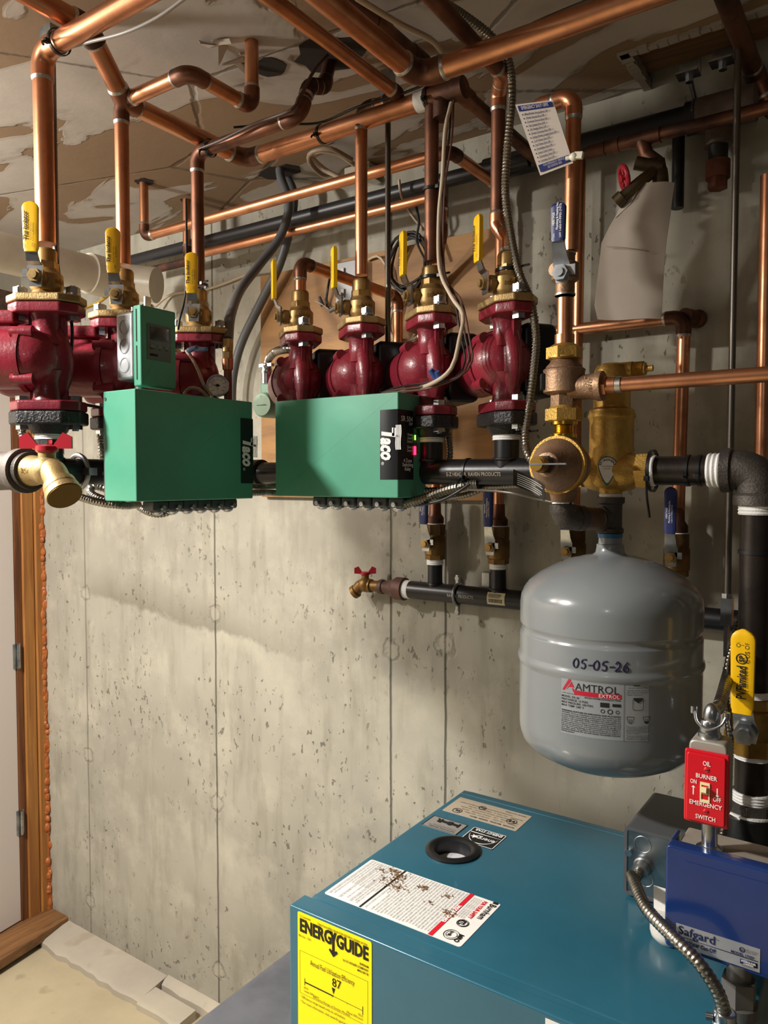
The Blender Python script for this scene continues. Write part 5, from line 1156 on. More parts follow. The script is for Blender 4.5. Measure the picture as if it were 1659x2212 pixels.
# flex conduit from the aquastat down to the boiler top
fb = P(1566, 2172, y=-.715)
fl = thing('flex_conduit', 'flexible metal conduit curving from the grey control box down in front of the blue box', 'conduit', (fb.x, fb.y, BZ))
pts = [V((ax0+.028, ay0-.018, az0+.048)), V((ax0+.027, ay0-.045, az0+.046)), P(1366, 1895, y=-.60), P(1395, 1960, y=-.665), P(1450, 2020, y=-.70), P(1508, 2078, y=-.715), P(1548, 2138, y=-.716), P(1566, 2190, y=-.712)]
obj('hose', MB().flex(pts, .0078, .0052, 14, .14), flexm, fl)
e = pts[-1]; obj('connector', MB().lathe(e+Z*.004, -Z, [(0, .0085), (.002, .0115), (.012, .0115), (.014, .0135), (.022, .0135), (.022, .006)], 24).cyl(e+V((-.011, -.004, -.006)), e+V((-.018, -.006, -.006)), .004), zinc, fl)
# emergency switch
EY = -.663
e0, e1, e2_, e3_ = P(1480, 1613, y=EY), P(1579, 1637, y=EY), P(1475, 1773, y=EY), P(1570, 1792, y=EY)
ex0, ex1 = (e0.x+e2_.x)/2, (e1.x+e3_.x)/2; ez1, ez0 = (e0.z+e1.z)/2, (e2_.z+e3_.z)/2; ew, eh = ex1-ex0, ez1-ez0
es = thing('emergency_switch', 'red oil burner emergency switch box standing on a short conduit over the blue box', 'switch', ((ex0+ex1)/2, EY+.02, ez0))
obj('box', MB().prism(rnd([(.003, .004), (ew-.003, .004), (ew-.003, eh+.010), (.003, eh+.010)], .008), (ex0, EY+.042, ez0), X, Z, .036, .003), M('cast_box_aluminium', 'aca89e', .5, .5), es)
pb = obj('cover_plate', MB().prism(rnd([(0, 0), (ew, 0), (ew, eh), (0, eh)], .003), (ex0, EY+.006, ez0), X, Z, .006, .002).prism(rnd([(.003, .003), (ew-.003, .003), (ew-.003, eh-.003), (.003, eh-.003)], .003), (ex0, EY+.001, ez0), X, Z, .004, .0018), redp, es)
ty = EY-.0034; t = MB()
def S_(s, fx, fz, sz, wd=None): t.text(s, (ex0+ew*fx, ty, ez0+eh*fz), X, Z, sz, wd, 'C', .01)
S_('OIL', .52, .825, .0075, ew*.17); S_('BURNER', .52, .645, .0072, ew*.47); S_('ON', .23, .555, .007, ew*.14); S_('OFF', .76, .37, .007, ew*.17); S_('EMERGENCY', .51, .27, .0072, ew*.72); S_('SWITCH', .51, .09, .0072, ew*.44)
for fx, f0, f1, f2 in ((.23, .40, .50, .525), (.76, .55, .455, .43)):
    xa = ex0+ew*fx; t.add([V((xa+q, ty, ez0+eh*f)) for q, f in ((-.0006, f0), (.0006, f0), (.0006, f1), (-.0006, f1))], [(0, 1, 2, 3)]); t.add([V((xa+q, ty, ez0+eh*f)) for q, f in ((-.0022, f1), (.0022, f1), (0, f2))], [(0, 1, 2)])
ink('lettering', t, ink_w, pb)
for fz in (.765, .20): obj('screw', MB().lathe((ex0+ew*.52, EY-.002, ez0+eh*fz), -Y, [(0, .0033), (.0012, .0033), (.002, .002), (.002, 0)], 20), redp, pb); obj('screw_slot', MB().box((ex0+ew*.52, EY-.004, ez0+eh*fz), (.0055, .0003, .0007), Mx.Rotation(-.4, 3, 'Y')), blm, pb)
tgx, tgz = ex0+ew*.49, ez0+eh*.46
tgb = obj('toggle_collar', MB().rings([[V((tgx+x*k, y, tgz+z*k)) for x, z in ((-.0052, -.0115), (.0052, -.0115), (.0052, .0115), (-.0052, .0115))] for k, y in ((1, EY), (1, EY-.0042), (.74, EY-.0042), (.7, EY-.002))], closed=False), ivo, es)
obj('toggle', MB().rings([[V((tgx-.0034, EY-.002, tgz-.003)), V((tgx+.0034, EY-.002, tgz-.003)), V((tgx+.0034, EY-.002, tgz+.006)), V((tgx-.0034, EY-.002, tgz+.006))], [V((tgx-.0028, EY-.012, tgz+.003)), V((tgx+.0028, EY-.012, tgz+.003)), V((tgx+.0028, EY-.0105, tgz+.0085)), V((tgx-.0028, EY-.0105, tgz+.0085))]]), ivo, tgb)
cxx = ex0+ew*.5; cy_ = EY+.024
obj('conduit_stub', MB().cyl((cxx, cy_, ez0+.006), (cxx, cy_, sz1_-.004), .0088).lathe((cxx, cy_, sz1_-.0055), Z, [(0, .0145), (.003, .0145), (.006, .010), (.006, .0088)], 28), zinc, es)
ct = V((cxx-.002, EY+.024, ez1+.010))
cn = obj('cable_connector', MB().lathe(ct, Z, [(0, .0125), (.006, .0125), (.007, .0110), (.016, .0110), (.02, .0095)], 24).ell(ct+V((.002, .0, .024)), .0095, .0095, .016), zinc, es)
obj('clamp_strap', MB().tube(spline([ct+V((-.016, -.004, .030)), ct+V((-.012, -.009, .018)), ct+V((0, -.012, .012)), ct+V((.013, -.009, .018)), ct+V((.018, -.004, .028))], .003), .0016, 8).cyl(ct+V((-.017, -.002, .026)), ct+V((-.017, -.002, .034)), .004).cyl(ct+V((.018, -.002, .025)), ct+V((.018, -.002, .032)), .004), zinc, cn)
fc = thing('flex_conduit', 'flexible metal conduit rising from the red emergency switch behind the yellow lever', 'conduit', ct)
obj('hose', MB().flex([ct+V((.002, .0, .030)), P(1553, 1525, y=-.60), P(1568, 1475, y=-.53), P(1581, 1425, y=-.455), P(1592, 1380, y=-.42), P(1606, 1330, y=-.40)], .0078, .0055, 12, .14), flexm, fc)
f3 = thing('flex_conduit', 'thin dark flexible conduit hanging behind the red switch beside the black supply pipe', 'conduit', P(1555, 1810, y=-.52))
obj('hose', MB().flex([P(1583, 1395, y=-.50), P(1572, 1440, y=-.50), P(1568, 1520, y=-.50), P(1577, 1600, y=-.50), P(1570, 1720, y=-.50), P(1562, 1800, y=-.52), P(1550, 1824, y=-.55)], .0050, .0048, 10, .2), M('dark_flex_steel', '6c6760', .35, 1), f3)
# grey bin beside the boiler
gb0, gb1 = 1.200, 1.695
bn = thing('storage_bin', 'dark grey plastic bin with rounded lid on the floor left of the boiler', 'bin', ((gb0+gb1)/2, -.52, 0))
obj('tub', MB().box(((gb0+gb1)/2, -.55, .205), (gb1-gb0-.03, .80, .41), None, .02), gbin, bn)
lid = MB(); out_ = rnd([(gb0, -.98), (gb1, -.98), (gb1, -.13), (gb0, -.13)], .06, 6)
lid.rings([[V((x, y, z)) for x, y in q] for q, z in ((inset(out_, .004), .405), (out_, .412), (out_, .432), (inset(out_, .006), .444), (inset(out_, .016), .4505), (inset(out_, .028), .4515))])
obj('lid', lid, gbin, bn)
# ---------------------------------------------------------------- gauge, actuator, wall electrics
gyv = -.555; gc = P(470, 833, y=-.578); GR = .0208
tg_ = thing('temperature_gauge', 'round dial thermometer with a white face behind the left green relay box', 'gauge', gc)
nG = (CAM-gc); nG.z = 0; nG.normalize(); gxv = Z.cross(nG)
obj('case', MB().lathe(gc-nG*.010, nG, [(0, .01), (0, GR-.002), (.003, GR), (.012, GR), (.014, GR-.001), (.014, GR-.003), (.011, GR-.0035), (.011, 0)], 44), zinc, tg_)
dial = obj('dial', MB().lathe(gc+nG*.0012, nG, [(0, GR-.004), (.0004, GR-.004), (.0004, 0)], 44), wht, tg_)
t = MB(); rr = GR-.004
for i in range(41):
    a = math.radians(225-270*i/40); d = gxv*math.cos(a)+Z*math.sin(a); s_ = d.cross(nG)*.0002*(1 if i % 5 else 2); r0 = rr*(.90 if i % 5 else .84)
    t.add([gc+nG*.0022+d*r0-s_, gc+nG*.0022+d*r0+s_, gc+nG*.0022+d*rr*.96+s_, gc+nG*.0022+d*rr*.96-s_], [(0, 1, 2, 3)])
for i in range(9):
    a = math.radians(225-270*i/8); d = gxv*math.cos(a)+Z*math.sin(a); t.text(str(40+20*i), gc+nG*.002+d*rr*.70-Z*.0015, gxv, Z, .0034, align='C')
t.text('°F', gc+nG*.002-Z*rr*.5, gxv, Z, .0045, align='C'); ink('scale', t, ink_r, dial)
n2 = -gxv*.98+Z*.05; nd = MB(); sq = n2.cross(nG).normalized()
nd.slab([gc+nG*.0032+n2*rr*.8, gc+nG*.0032+sq*.0012-n2*rr*.25, gc+nG*.0032-sq*.0012-n2*rr*.25], nG*.0006).cyl(gc+nG*.003, gc+nG*.0045, .0028); obj('needle', nd, ink_k, tg_)
obj('stem', MB().cyl(gc-nG*.010, gc-nG*.030, .006), brs, tg_)
fx_ = P(492, 780, y=gyv).x
fzz = lambda v: P(492, v, y=gyv).z
ft = thing('tubing_adapter', 'brass and copper tubing adapter standing behind the temperature gauge', 'pipe fitting', (fx_, gyv, fzz(860)))
fo_ = V((fx_, gyv, 0))
obj('nut', MB().hexa(at(fo_, fzz(752)), at(fo_, fzz(733)), .0108).hexa(at(fo_, fzz(775)), at(fo_, fzz(758)), .010).cyl(at(fo_, fzz(760)), at(fo_, fzz(750)), .010), brs, ft)
obj('coupling', MB().lathe(fo_, Z, [(fzz(800), .0085), (fzz(798), .0098), (fzz(776), .0108), (fzz(774), .009)], 24), cop, ft)
obj('pipe', MB().cyl(at(fo_, fzz(900)), at(fo_, fzz(798)), .0075), cot, ft)
def tube(name, label, cat, pts, r, m, n=12, grp=None): return solo(name, label, cat, MB().tube(spline(pts, .012), r, n), m, grp)
tube('grey_tubing', 'thick grey plastic tube curving from the ceiling down to the brass adapter by the gauge', 'tubing', [V((P(605, 365, z=ZC).x, P(605, 365, z=ZC).y, ZC+.03)), P(606, 380, z=ZC-.02), P(624, 440, y=-.19), P(606, 510, y=-.20), P(560, 572, y=-.26), P(520, 625, y=-.36), P(498, 680, y=-.50), at(fo_, fzz(736))], .0105, pex)
tube('grey_tubing', 'grey plastic tube crossing behind the other grey tube and running down the wall', 'tubing', [P(612, 372, z=ZC+.02), P(634, 420, y=-.13), P(624, 500, y=-.12), P(600, 580, y=-.115), P(560, 660, y=-.11), P(522, 740, y=-.11), P(504, 810, y=-.11), P(500, 880, y=-.11)], .0115, pex)
# pale green actuator
ay_ = -.38; ac = P(565, 874, y=ay_); an = (CAM-ac).normalized(); an.z = 0; an.normalize(); an = (an*.8-X*.5).normalized()
va = thing('valve_actuator', 'pale green round valve motor between the two green relay boxes', 'actuator', ac)
obj('motor', MB().lathe(ac-an*.06, an, [(0, .0255), (.05, .027), (.056, .026), (.060, .023), (.0605, 0)], 40), grl, va)
t = MB(); qx = Z.cross(an); t.text('1V', ac+an*.001+Z*.016-qx*.004, qx, Z, .006); t.box(ac+an*.001-Z*.001, (.024, .001, .0012), Mx((qx, -an, Z)).transposed()); ink('mark', t, M('dark_green_mark', '3c5c48', .5), va)
obj('body', MB().box(ac-an*.035+qx*.012+Z*.030, (.05, .05, .05), Mx((qx, -an, Z)).transposed(), .006), M('mid_green_plastic', '4c7258', .5), va)
cn_ = P(576, 806, y=ay_-.02); obj('connector', MB().cyl(cn_-Z*.022, cn_+Z*.012, .0105).ell(cn_+Z*.004, .013, .011, .014).box(cn_+Z*.016, (.034, .010, .006)), zinc, va)
f4 = thing('flex_conduit', 'short arched flexible conduit from the pale green valve motor to the pump', 'conduit', cn_)
obj('hose', MB().flex([cn_+Z*.014, P(580, 776, y=ay_-.02), P(595, 760, y=ay_-.05), P(625, 754, y=ay_-.09), P(655, 757, y=-.44)], .0085, .0052, 12, .15), flexm, f4)
# light switch on the plywood
py = YW-.0195; s0_, s1_ = P(746, 575, y=py), P(790, 662, y=py)
ls = thing('light_switch', 'grey metal surface switch box screwed to the plywood behind the pump risers', 'switch', V(((s0_.x+s1_.x)/2, py, s1_.z)))
sw2, sh2 = .062, s0_.z-s1_.z; sxx = s0_.x-.004
obj('box', MB().prism(rnd([(0, 0), (sw2, 0), (sw2, sh2), (0, sh2)], .005), (sxx, py, s1_.z), X, Z, .035, .003), M('grey_metal_box', '7b7b7c', .45, .4), ls)
for fz in (.28, .75): obj('toggle', MB().box((sxx+sw2*.4, py-.037, s1_.z+sh2*fz), (.010, .006, .020), None, .001).box((sxx+sw2*.4, py-.043, s1_.z+sh2*fz-.004), (.006, .012, .008), None, .001), M('grey_toggle', 'b0aca4', .4), ls)
obj('screw', MB().cyl((sxx+sw2*.4, py-.035, s1_.z+sh2*.08), (sxx+sw2*.4, py-.0375, s1_.z+sh2*.08), .003), zinc, ls)
pw = py-.004
tw = thing('loose_wires', 'short black and twisted wires dangling on the plywood beside the switch box', 'wire', P(715, 665, y=pw))
obj('wire', MB().tube(spline([P(713, 597, y=pw), P(708, 625, y=pw-.01), P(705, 655, y=pw-.006), P(712, 668, y=pw-.01)], .005), .0028, 8), blk, tw)
obj('wire', MB().tube(spline([P(728, 645, y=pw), P(722, 660, y=pw-.01), P(712, 668, y=pw-.01), P(692, 655, y=pw-.02), P(680, 650, y=pw-.02)], .005), .0016, 8), jac, tw)
obj('wire_nut', MB().cyl(P(690, 642, y=pw-.01), P(697, 660, y=pw-.01), .004, .0055, 12), dgry, tw); obj('wire_nut', MB().cyl(P(726, 664, y=pw-.01), P(712, 672, y=pw-.01), .0065, .005, 12), dgry, tw)
def coil(name, label, c, R, n, m, r, y, ell=1.0, tail=None, grp=None):
    pts = []
    for i in range(n*24+1):
        a = 6.28318*i/24; k = 1+.10*math.sin(i*.37)+.05*math.cos(i*.9); pts.append(V((c.x+R*k*math.cos(a)+.004*math.sin(i*.21), y-.004-.006*abs(math.sin(i*.13))-.002*(i//24), c.z+R*ell*k*math.sin(a))))
    if tail: pts += [V(p) for p in spline([pts[-1]]+tail, .01)[1:]]
    return solo(name, label, 'cable', MB().tube(pts, r, 8), m, grp)
cb = P(886, 570, y=pw-.01)
coil('cable_coil', 'coil of black cable hung on the plywood behind the pump risers', cb, .052, 6, M('black_cable', '25221f', .5), .0030, pw-.008, 1.15, [P(900, 520, y=pw-.03), P(905, 480, y=-.13), P(898, 440, y=-.13)])
cb2 = P(878, 690, y=pw-.01)
coil('cable_coil', 'coil of beige cable hung on the plywood below the black coil', cb2, .046, 3, jac, .0032, pw-.008, 1.2)
tube('cable', 'beige cable looping over the top edge of the plywood by the threaded rod', 'cable', [P(795, 562, y=pw), P(815, 553, y=pw-.01), P(832, 570, y=pw-.01), P(840, 600, y=pw-.01), P(845, 650, y=pw-.01)], .0032, jac)
tube('cable', 'beige cable hanging from the wall pipes down to the black coil', 'cable', [P(862, 388, y=-.16), P(868, 425, y=-.15), P(890, 465, y=-.13), P(920, 505, y=-.11), P(938, 560, y=-.11)], .0032, jac)
tube('cable', 'beige cable sagging along the concrete wall above the left relay box', 'cable', [P(335, 662, y=YW-.03), P(372, 636, y=YW-.012), P(449, 624, y=YW-.008), P(526, 596, y=YW-.012), P(556, 580, y=YW-.05)], .0038, jac)
tube('cable', 'flat beige cable strapped along the wall under the black pipe', 'cable', [P(600, 540, y=-.09), P(660, 492, y=-.09), P(705, 465, y=-.09), P(770, 457, y=-.09), P(835, 455, y=-.085), P(930, 425, y=-.085)], .0042, jac)
zc_ = ZC-.02
tube('cable', 'bundle of beige cable looped against the ceiling near the grey tubes', 'cable', [P(735, 385, z=zc_-.03), P(700, 365, z=zc_-.01), P(678, 345, z=zc_), P(668, 336, z=zc_), P(690, 326, z=zc_), P(730, 332, z=zc_), P(765, 356, z=zc_-.01)], .0055, jac)
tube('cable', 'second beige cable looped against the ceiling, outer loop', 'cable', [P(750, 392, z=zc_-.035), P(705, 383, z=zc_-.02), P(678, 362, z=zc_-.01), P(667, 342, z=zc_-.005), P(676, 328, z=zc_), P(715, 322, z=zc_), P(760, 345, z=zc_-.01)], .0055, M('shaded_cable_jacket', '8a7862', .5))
cbz = ZC-.006; q0, q1 = P(735, 366, z=cbz), P(822, 364, z=cbz)
cbx = thing('ceiling_box', 'open electrical box at the ceiling with a white cover strip', 'electrical box', (q0+q1)/2)
obj('box', MB().box(((q0.x+q1.x)/2, q0.y+.04, ZC-.02), (.075, .06, .04), None, .003), M('old_white_box', 'a89e8c', .6), cbx)
obj('cover', MB().box(((q0.x+q1.x)/2, q0.y+.04, ZC-.043), (.10, .075, .0035), None, .001), wht, cbx)
# wires over the third pump
yb_ = YH-.05
tube('cable', 'beige cable running down the wire-draped riser and across its pump to the relay box', 'cable', [P(975, 222, y=YH-.01), P(962, 280, y=YH-.022), P(956, 380, y=YH-.022), P(948, 470, y=YH-.02), P(950, 580, y=YH-.03), P(975, 640, y=yb_), P(1000, 680, y=yb_-.02), P(993, 730, y=yb_-.04), P(975, 795, y=yb_-.05), P(930, 830, y=yb_-.04), P(870, 846, y=-.50), P(835, 850, y=-.49)], .0033, M('light_cable_jacket', 'c0b09a', .45))
for i, (l, off, col) in enumerate((('brown wire beside the beige cable, looping right over the pump', 8, brn), ('thin black wire looping from the riser tie over the wire-draped pump', -5, blk), ('red-brown wire looping widest past the wire-draped pump', 20, M('red_brown_wire', '5c3a30', .5)))):
    tube('wire', l, 'wire', [P(972+off*.4, 215, y=YH-.005), P(966+off*.5, 300, y=YH-.018), P(952+off*.4, 420, y=YH-.02), P(955+off*.3, 590, y=YH-.022), P(985+off*.6, 650, y=yb_), P(1000+off*.7, 730, y=yb_-.01), P(1008+off*.6, 780, y=yb_-.01), P(985+off*.3, 815, y=yb_-.03), P(920, 830+off*.5, y=yb_-.035), P(860, 838+off*.4, y=-.51), P(825, 848, y=-.485)], .0016, col, 8)
for i, (u, v, u2, v2) in enumerate(((930, 799, 944, 818), (943, 803, 952, 820))):
    solo('wire_nut', ('upper' if i == 0 else 'lower')+' of two blue wire nuts resting on the wire-draped pump', 'wire connector', MB().cyl(P(u2, v2, y=-.545), P(u, v, y=-.555), .0058, .0042, 12), M('blue_nut_plastic', '2e4a8c', .45))
for i, (u, v, u2, v2) in enumerate(((425, 750, 408, 757), (446, 754, 424, 756))):
    solo('wire_nut', ('left' if i == 0 else 'right')+' of two pale blue wire nuts above the pump beside the gauge', 'wire connector', MB().cyl(P(u2, v2, y=-.64), P(u, v, y=-.645), .0050, .0036, 12), M('pale_blue_nut', '5a7ab0', .45))
tube('cable', 'beige wire hanging from the pale blue wire nuts past the gauge to the relay box', 'cable', [P(402, 758, y=-.63), P(415, 775, y=-.65), P(428, 800, y=-.66), P(440, 830, y=-.66), P(458, 856, y=-.60), P(455, 868, y=-.60)], .0026, jac)
tube('cable', 'short beige wire looped on top of the left relay box', 'cable', [P(398, 850, y=-.66), P(410, 838, y=-.66), P(430, 840, y=-.65), P(452, 860, y=-.62)], .0026, jac)
tube('wire', 'thin grey cable sagging below the copper pipe at the upper left', 'wire', [P(128, 108, y=-.86), P(195, 90, y=-.87), P(270, 70, y=-.88), P(340, 38, y=-.88), P(405, -8, y=-.88)], .0025, M('grey_wire', '8a847c', .45))
tube('wire', 'black wires tied along the wrapped copper pipe up to the ceiling', 'wire', [P(430, 322, y=-.59), P(480, 302, y=-.595), P(545, 270, y=-.595), P(628, 238, y=-.595), P(648, 210, y=-.58), P(680, 150, y=-.56), P(708, 120, y=-.52)], .0028, brn)
tube('wire', 'black wire tied along the top of the bright main to the tee', 'wire', [P(505, 275, y=-.56), P(600, 268, y=-.52), P(690, 265, y=YH-.015), P(770, 232, y=YH-.018), P(860, 205, y=YH-.016), P(930, 178, y=YH-.016)], .0022, blk)
tube('cable', 'beige cable strapped to the dark copper pipe at the ceiling', 'cable', [P(770, -5, z=2.265), P(835, 35, z=2.265), P(870, 55, z=2.265), P(930, 85, z=2.275), P(955, 112, z=2.28)], .0045, jac)
tube('wire', 'thin dark cable along the ceiling above the thick copper main', 'wire', [P(1150, 52, z=2.3), P(1200, 30, z=2.3), P(1285, -5, z=2.3)], .0030, brn)
tube('cable', 'yellow cable drooping from the wall behind the thermostat box', 'cable', [P(262, 600, y=-.30), P(240, 632, y=-.30), P(210, 655, y=-.32), P(170, 670, y=-.36)], .0042, M('yellow_cable', 'c09a3c', .5))
tube('wire', 'black wire tied to the riser above the pump beside the gauge', 'wire', [P(402, 430, y=-.60), P(403, 560, y=-.61), P(400, 640, y=-.615), P(388, 690, y=-.63), P(385, 712, y=-.63)], .0020, blk)
tube('wire', 'black wire running down the threaded rod behind the leftmost pump', 'wire', [P(118, 520, y=-.84), P(135, 640, y=-.845), P(155, 700, y=-.845), P(152, 780, y=-.845), P(142, 860, y=-.845), P(165, 870, y=-.835), P(215, 880, y=-.80)], .0026, blk)
# armoured flex cables
def flexc(label, pts, r=.0062, m=None, pitch=.0050):
    f = thing('flex_conduit', label, 'conduit', min(pts, key=lambda p: p.z)); obj('hose', MB().flex(pts, r, pitch, 10, .2), m or flexm, f); return f
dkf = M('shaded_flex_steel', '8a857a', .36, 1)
flexc('long flexible metal conduit from the ceiling down past the rightmost red pump', [P(940, -5, z=2.25), P(1000, 32, z=2.25), P(1060, 78, y=-.52), P(1098, 130, y=-.50), P(1106, 210, y=-.485), P(1096, 320, y=-.475), P(1092, 420, y=-.475), P(1104, 510, y=-.47), P(1122, 590, y=-.47), P(1146, 650, y=-.47), P(1158, 730, y=-.47), P(1153, 800, y=-.47), P(1144, 870, y=-.48), P(1135, 930, y=-.485), P(1138, 975, y=-.50), P(1152, 1000, y=-.50)], .0068, dkf)
flexc('flexible conduit dropping from the wire-draped pump behind the header', [P(955, 895, y=YH+.03), P(966, 930, y=YH+.035), P(972, 975, y=YH+.04), P(968, 1010, y=YH+.04)], .0060, dkf)
flexc('flexible conduit dropping from the leftmost pump beside the drain valve', [P(45, 915, y=-.90), P(50, 945, y=-.90), P(62, 985, y=-.895), P(95, 1030, y=-.86), P(140, 1060, y=-.83), P(200, 1082, y=-.82), P(262, 1092, y=-.80), P(300, 1090, y=-.74)], .0066)
flexc('flexible conduit dropping behind the left relay box from the second pump', [P(215, 915, y=-.75), P(217, 950, y=-.75), P(222, 990, y=-.745), P(228, 1030, y=-.72)], .0066)
flexc('looped flexible conduit under the left end of the left relay box', [P(250, 1062, y=-.76), P(205, 1050, y=-.78), P(196, 1066, y=-.79), P(225, 1080, y=-.79), P(270, 1090, y=-.77)], .0075)
flexc('flexible conduit arcing under the clamps of the left relay box', [P(300, 1095, y=-.70), P(325, 1108, y=-.70), P(352, 1110, y=-.69), P(385, 1098, y=-.67), P(400, 1085, y=-.66)], .0066)
flexc('upper flexible conduit bridging the gap between the two relay boxes', [P(530, 1050, y=-.56), P(570, 1052, y=-.52), P(612, 1048, y=-.47)], .0064)
flexc('lower flexible conduit bridging the gap between the two relay boxes', [P(530, 1066, y=-.57), P(570, 1064, y=-.53), P(612, 1066, y=-.48)], .0064)
flexc('thick flexible conduit leaving the right relay box under the header', [P(870, 1090, y=-.50), P(915, 1077, y=-.49), P(960, 1060, y=-.48), P(1000, 1050, y=-.475), P(1030, 1046, y=-.47)], .0085)
flexc('flexible conduit along the underside of the header to the regulator', [P(880, 1062, y=-.46), P(950, 1058, y=-.45), P(1020, 1052, y=-.44), P(1090, 1050, y=-.44), P(1150, 1046, y=-.445)], .0058, dkf)
flexc('thin flexible conduit looping below the header beside the blue levers', [P(905, 1080, y=-.46), P(960, 1076, y=-.45), P(1010, 1068, y=-.45), P(1050, 1052, y=-.44)], .0055, dkf)
tube('wire', 'black wire drooping under the header between the relay box and the cable tie', 'wire', [P(895, 1092, y=-.49), P(950, 1082, y=-.49), P(990, 1062, y=-.49), P(1015, 1045, y=-.485)], .0026, blk)
# cable ties
def tie_(label, c, axis, R, tail=None, m=None):
    t = thing('cable_tie', label, 'cable tie', c, 'cable ties'); a = V(axis).normalized(); p, q = frame(a)
    rs = []
    for i in range(28):
        an_ = 6.28318*i/28; d = p*math.cos(an_)+q*math.sin(an_); rs.append([c+d*R-a*.0024, c+d*(R+.0013)-a*.0024, c+d*(R+.0013)+a*.0024, c+d*R+a*.0024])
    obj('band', MB().rings(rs, closed=True), m or blk, t)
    hd = (V((.45, -.85, -.3)) if abs(a.z) < .9 else V((.9, -.4, 0))); hd = (hd-a*hd.dot(a)).normalized()
    h = MB().box(c+hd*(R+.004), (.007, .007, .007), None, .001)
    if tail: h.tube(spline([c+hd*(R+.004), c+hd*(R+.014)+V(tail)*.4, c+hd*(R+.016)+V(tail)], .004), .0018, 6)
    obj('head', h, m or blk, t); return t
tie_('black cable tie round the bright copper main, middle of its sloping run', V((P(695, 292, y=YH).x, YH, zm)), X, .0157, (0, 0, -.006))
tie_('black cable tie at the elbow of the leftmost riser', V((XH+.045, px1.y, Z1R)), X, .0178, (.01, 0, -.01))
tie_('black cable tie at the tee above the wire-draped pump', V((px6.x-.004, YH, zm)), X, .0182, (.01, 0, -.012))
tie_('black cable tie at the bent top of the riser right of the thermostat box', V((e3.x+.035, e3.y, e3.z)), X, .0150, (.005, 0, -.016))
tie_('black cable tie halfway up the wire-draped riser', V((px6.x, YH, P(938, 408, y=YH).z)), Z, .0135)
tie_('black cable tie low on the wire-draped riser just over its valve', V((px6.x, YH, P(938, 600, y=YH).z)), Z, .0185, (.012, 0, 0))
tie_('black cable tie over the valve of the rightmost pump', V((px7.x, YH, P(1090, 586, y=YH).z)), Z, .0185, (.012, 0, 0))
tie_('black cable tie on the black nipple below the rightmost pump', V((px7.x, YH, P(1092, 936, y=YH).z)), Z, .0218, (.034, -.02, 0))
tie_('black cable tie round the header under its printed lettering', V((P(1012, 1020, y=YH).x, YH, HZ)), X, .0216, (.0, -.006, -.012))
tie_('black cable tie with a drooping tail right of the air separator', V((TXc+.060, YH, HZ)), X, .0292, (.008, 0, -.05))
tie_('black cable tie around the dark supply pipe between separator and elbow', V((P(1480, 1010, y=YH-.02).x, YH, HZ)), X, .0209, (.0, .0, .01))
tie_('black cable tie beside the white tape of the supply elbow', V((dx_-.072, YH, HZ)), X, .0209)
tie_('black cable tie on the left side of the air separator', V((TXc-.060, YH, HZ)), X, .0215)
tie_('black cable tie midway down the big vertical supply pipe', V((dx_, YH, WZ(1195))), Z, .0209)
tie_('black cable tie on the riser above the pump beside the gauge', V((px3.x, px3.y, P(418, 614, x=XH).z)), Z, .0172, (.01, 0, 0))
# hose spigot behind the cardboard
hy_ = -.185; hc = P(1395, 352, y=hy_)
hs = thing('hose_spigot', 'old hose spigot with a red round handle above the hanging cardboard', 'valve', hc)
obj('valve_body', MB().tube(spline([V((bx+.028, yk, kk.z-.045)), V((bx+.032, yk-.002, kk.z-.065)), P(1425, 372, y=hy_), P(1428, 405, y=hy_)], .006), .0135, 18).cyl(P(1428, 362, y=hy_), P(1372, 352, y=hy_-.02), .0115).tube(spline([P(1410, 372, y=hy_-.01), P(1380, 395, y=hy_-.03), P(1340, 430, y=hy_-.04)], .006), .010, 16).cyl(P(1346, 424, y=hy_-.04), P(1331, 438, y=hy_-.04), .0125), M('old_valve_brass', '6c5c44', .5, .8, '4a4034', 20), hs)
hw_ = P(1348, 384, y=hy_-.035); hx_ = (P(1348, 384, y=hy_-.035)-P(1405, 368, y=hy_-.01)).normalized(); p_, q_ = frame(hx_)
hm = MB().ring(hw_, hx_, .019, .0042, 24, 8).cyl(hw_-hx_*.004, hw_+hx_*.006, .006)
for i in range(5): a = 1.2566*i; hm.cyl(hw_, hw_+(p_*math.cos(a)+q_*math.sin(a))*.018, .0028, n=8)
obj('handle', hm, redh, hs)
# hanging cardboard
rows = [(391, 1376, 1457, 0), (425, 1356, 1453, -.004), (455, 1336, 1449, -.012), (490, 1316, 1444, -.018), (525, 1299, 1439, -.016), (570, 1294, 1435, -.010), (620, 1288, 1432, -.004), (660, 1284, 1430, 0), (690, 1291, 1428, .002)]
cs = []; nn = 10; ycb = -.205
for v, u0, u1, dy in rows:
    cs.append([P(u0+(u1-u0)*i/nn, v+2*math.sin(i*.6)+(4 if v == 391 else 0)*i/nn, y=ycb+dy-.016*math.sin(math.pi*i/nn)*(.5 if v > 500 else .9)) for i in range(nn+1)])
cm = MB(); cm.add([p for r in cs for p in r]+[p+Y*.0016 for r in cs for p in r], [f for i in range(len(cs)-1) for k in range(nn) for f in ((i*(nn+1)+k, i*(nn+1)+k+1, (i+1)*(nn+1)+k+1, (i+1)*(nn+1)+k), (len(cs)*(nn+1)+(i+1)*(nn+1)+k, len(cs)*(nn+1)+(i+1)*(nn+1)+k+1, len(cs)*(nn+1)+i*(nn+1)+k+1, len(cs)*(nn+1)+i*(nn+1)+k))])
cbd = thing('cardboard_sheet', 'limp sheet of faded cardboard hung under the hose spigot on the wall', 'cardboard', P(1360, 690, y=ycb))
cdo = obj('sheet', cm, pap, cbd, ang=60)
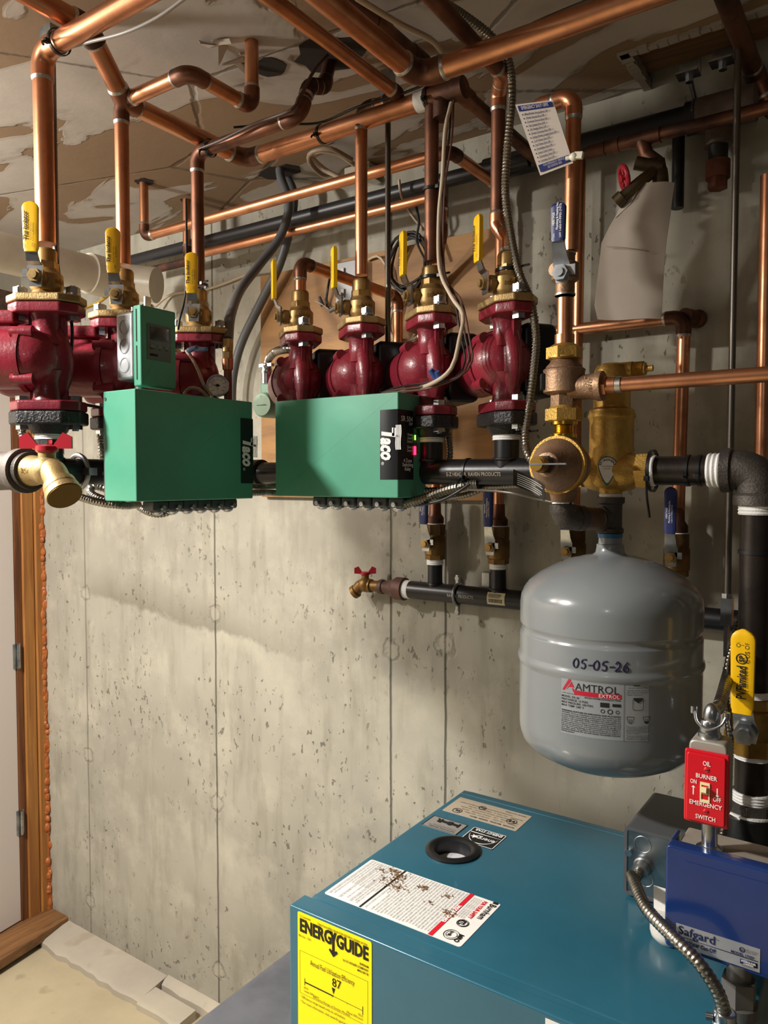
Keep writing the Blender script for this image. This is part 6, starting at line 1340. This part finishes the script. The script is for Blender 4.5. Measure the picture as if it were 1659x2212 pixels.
fl_ = MB().slab([P(1376, 390, y=ycb-.004), P(1388, 392, y=ycb-.012), P(1362, 440, y=ycb-.016), P(1330, 470, y=ycb-.018), P(1334, 456, y=ycb-.014)], Y*.0014); obj('folded_edge', fl_, M('cardboard_light_edge', 'c8beb2', .8), cbd)
pn = MB().tube(spline([P(1310, 533, y=ycb-.030), P(1350, 535, y=ycb-.033), P(1402, 543, y=ycb-.030)], .01), .0006, 5); ink('pencil_line', pn, M('pencil', '8a7c70', .8), cdo)
# emergency tag
tgp = [P(1113, 226, y=-.568), P(1194, 216, y=-.568), P(1238, 352, y=-.568), P(1167, 379, y=-.568)]
def TG(fx, fy, e=0): a = tgp[0].lerp(tgp[1], fx); b = tgp[3].lerp(tgp[2], fx); return a.lerp(b, fy)-Y*e
sg_ = thing('shutoff_tag', 'laminated emergency shutoff card with blue bands tied to the feed pipe', 'tag', tgp[3])
card = obj('card', MB().slab([TG(0, 0), TG(0, 1), TG(1, 1), TG(1, 0)], Y*.0012), M('laminated_card', 'c6bcb2', .25, coat=.4), sg_)
tbl = M('tag_blue', '1c2a66', .3)
for f0, f1 in ((.03, .11), (.87, .97)): ink('blue_band', MB().add([TG(.05, f0, .0014), TG(.96, f0, .0014), TG(.96, f1, .0014), TG(.05, f1, .0014)], [(3, 2, 1, 0)]), tbl, card)
lines = ['Main Water Supply Shut Off', 'Water Heater Shut Off', 'Outdoor Faucet Shut Off', 'Gas Supply Shut Off', 'Oil Supply Shut Off', 'Sewer Cleanout Shut Off', 'Boiler Water Supply Shut Off', 'Cold Water Shut Off', 'Hot Water Shut Off', 'Humidifier Shut Off', 'Steam Drain Valve', 'Dishwasher Shut Off', 'Icemaker Shut Off']
t = MB(); Wt, Ht = (tgp[1]-tgp[0]).length, (tgp[3]-tgp[0]).length
for i, s in enumerate(lines):
    fy = .175+.0555*i; sc_ = .62*len(s)/26; fn = lambda x, y: TG(.17+x, fy-y, .0022); t.text(s, (0, 0, 0), X, Z, .043, sc_, bold=.02, fn=fn)
    t.add([TG(.10+a, fy-b, .0022) for a, b in ((0, 0), (.035, 0), (.035, .02), (0, .02))], [(0, 1, 2, 3)])
ink('lettering', t, ink_n, card)
t = MB(); t.text('EMERGENCY SHUT OFFS', (0, 0, 0), X, Z, .07, .72, fn=lambda x, y: TG(.14+x, .093-y, .0024), bold=.02)
tpp = M('tag_pale_print', 'b8b0b4', .5); ink('white_lettering', t, tpp, card); t = MB()
t.text('FOR EMERGENCY SERVICE', (0, 0, 0), X, Z, .045, .62, fn=lambda x, y: TG(.2+x, .915-y, .0024)).text('SEE REVERSE SIDE', (0, 0, 0), X, Z, .045, .42, fn=lambda x, y: TG(.3+x, .957-y, .0024))
ink('white_lettering', t, tpp, card)
q = P(1241, 338, y=-.572); obj('tie', MB().cyl(q-X*.012, q+X*.006, .0028).box(q+X*.006, (.012, .006, .009), Mx.Rotation(.2, 3, 'Y'), .001).ell(q-X*.001, .006, .005, .0055), M('white_nylon', 'e0ddcc', .4), sg_)
# fluorescent mark-ups on copper
for u, v, l in ((508, 292, 'small red and white sticker on the wire-wrapped copper pipe'),):
    pass
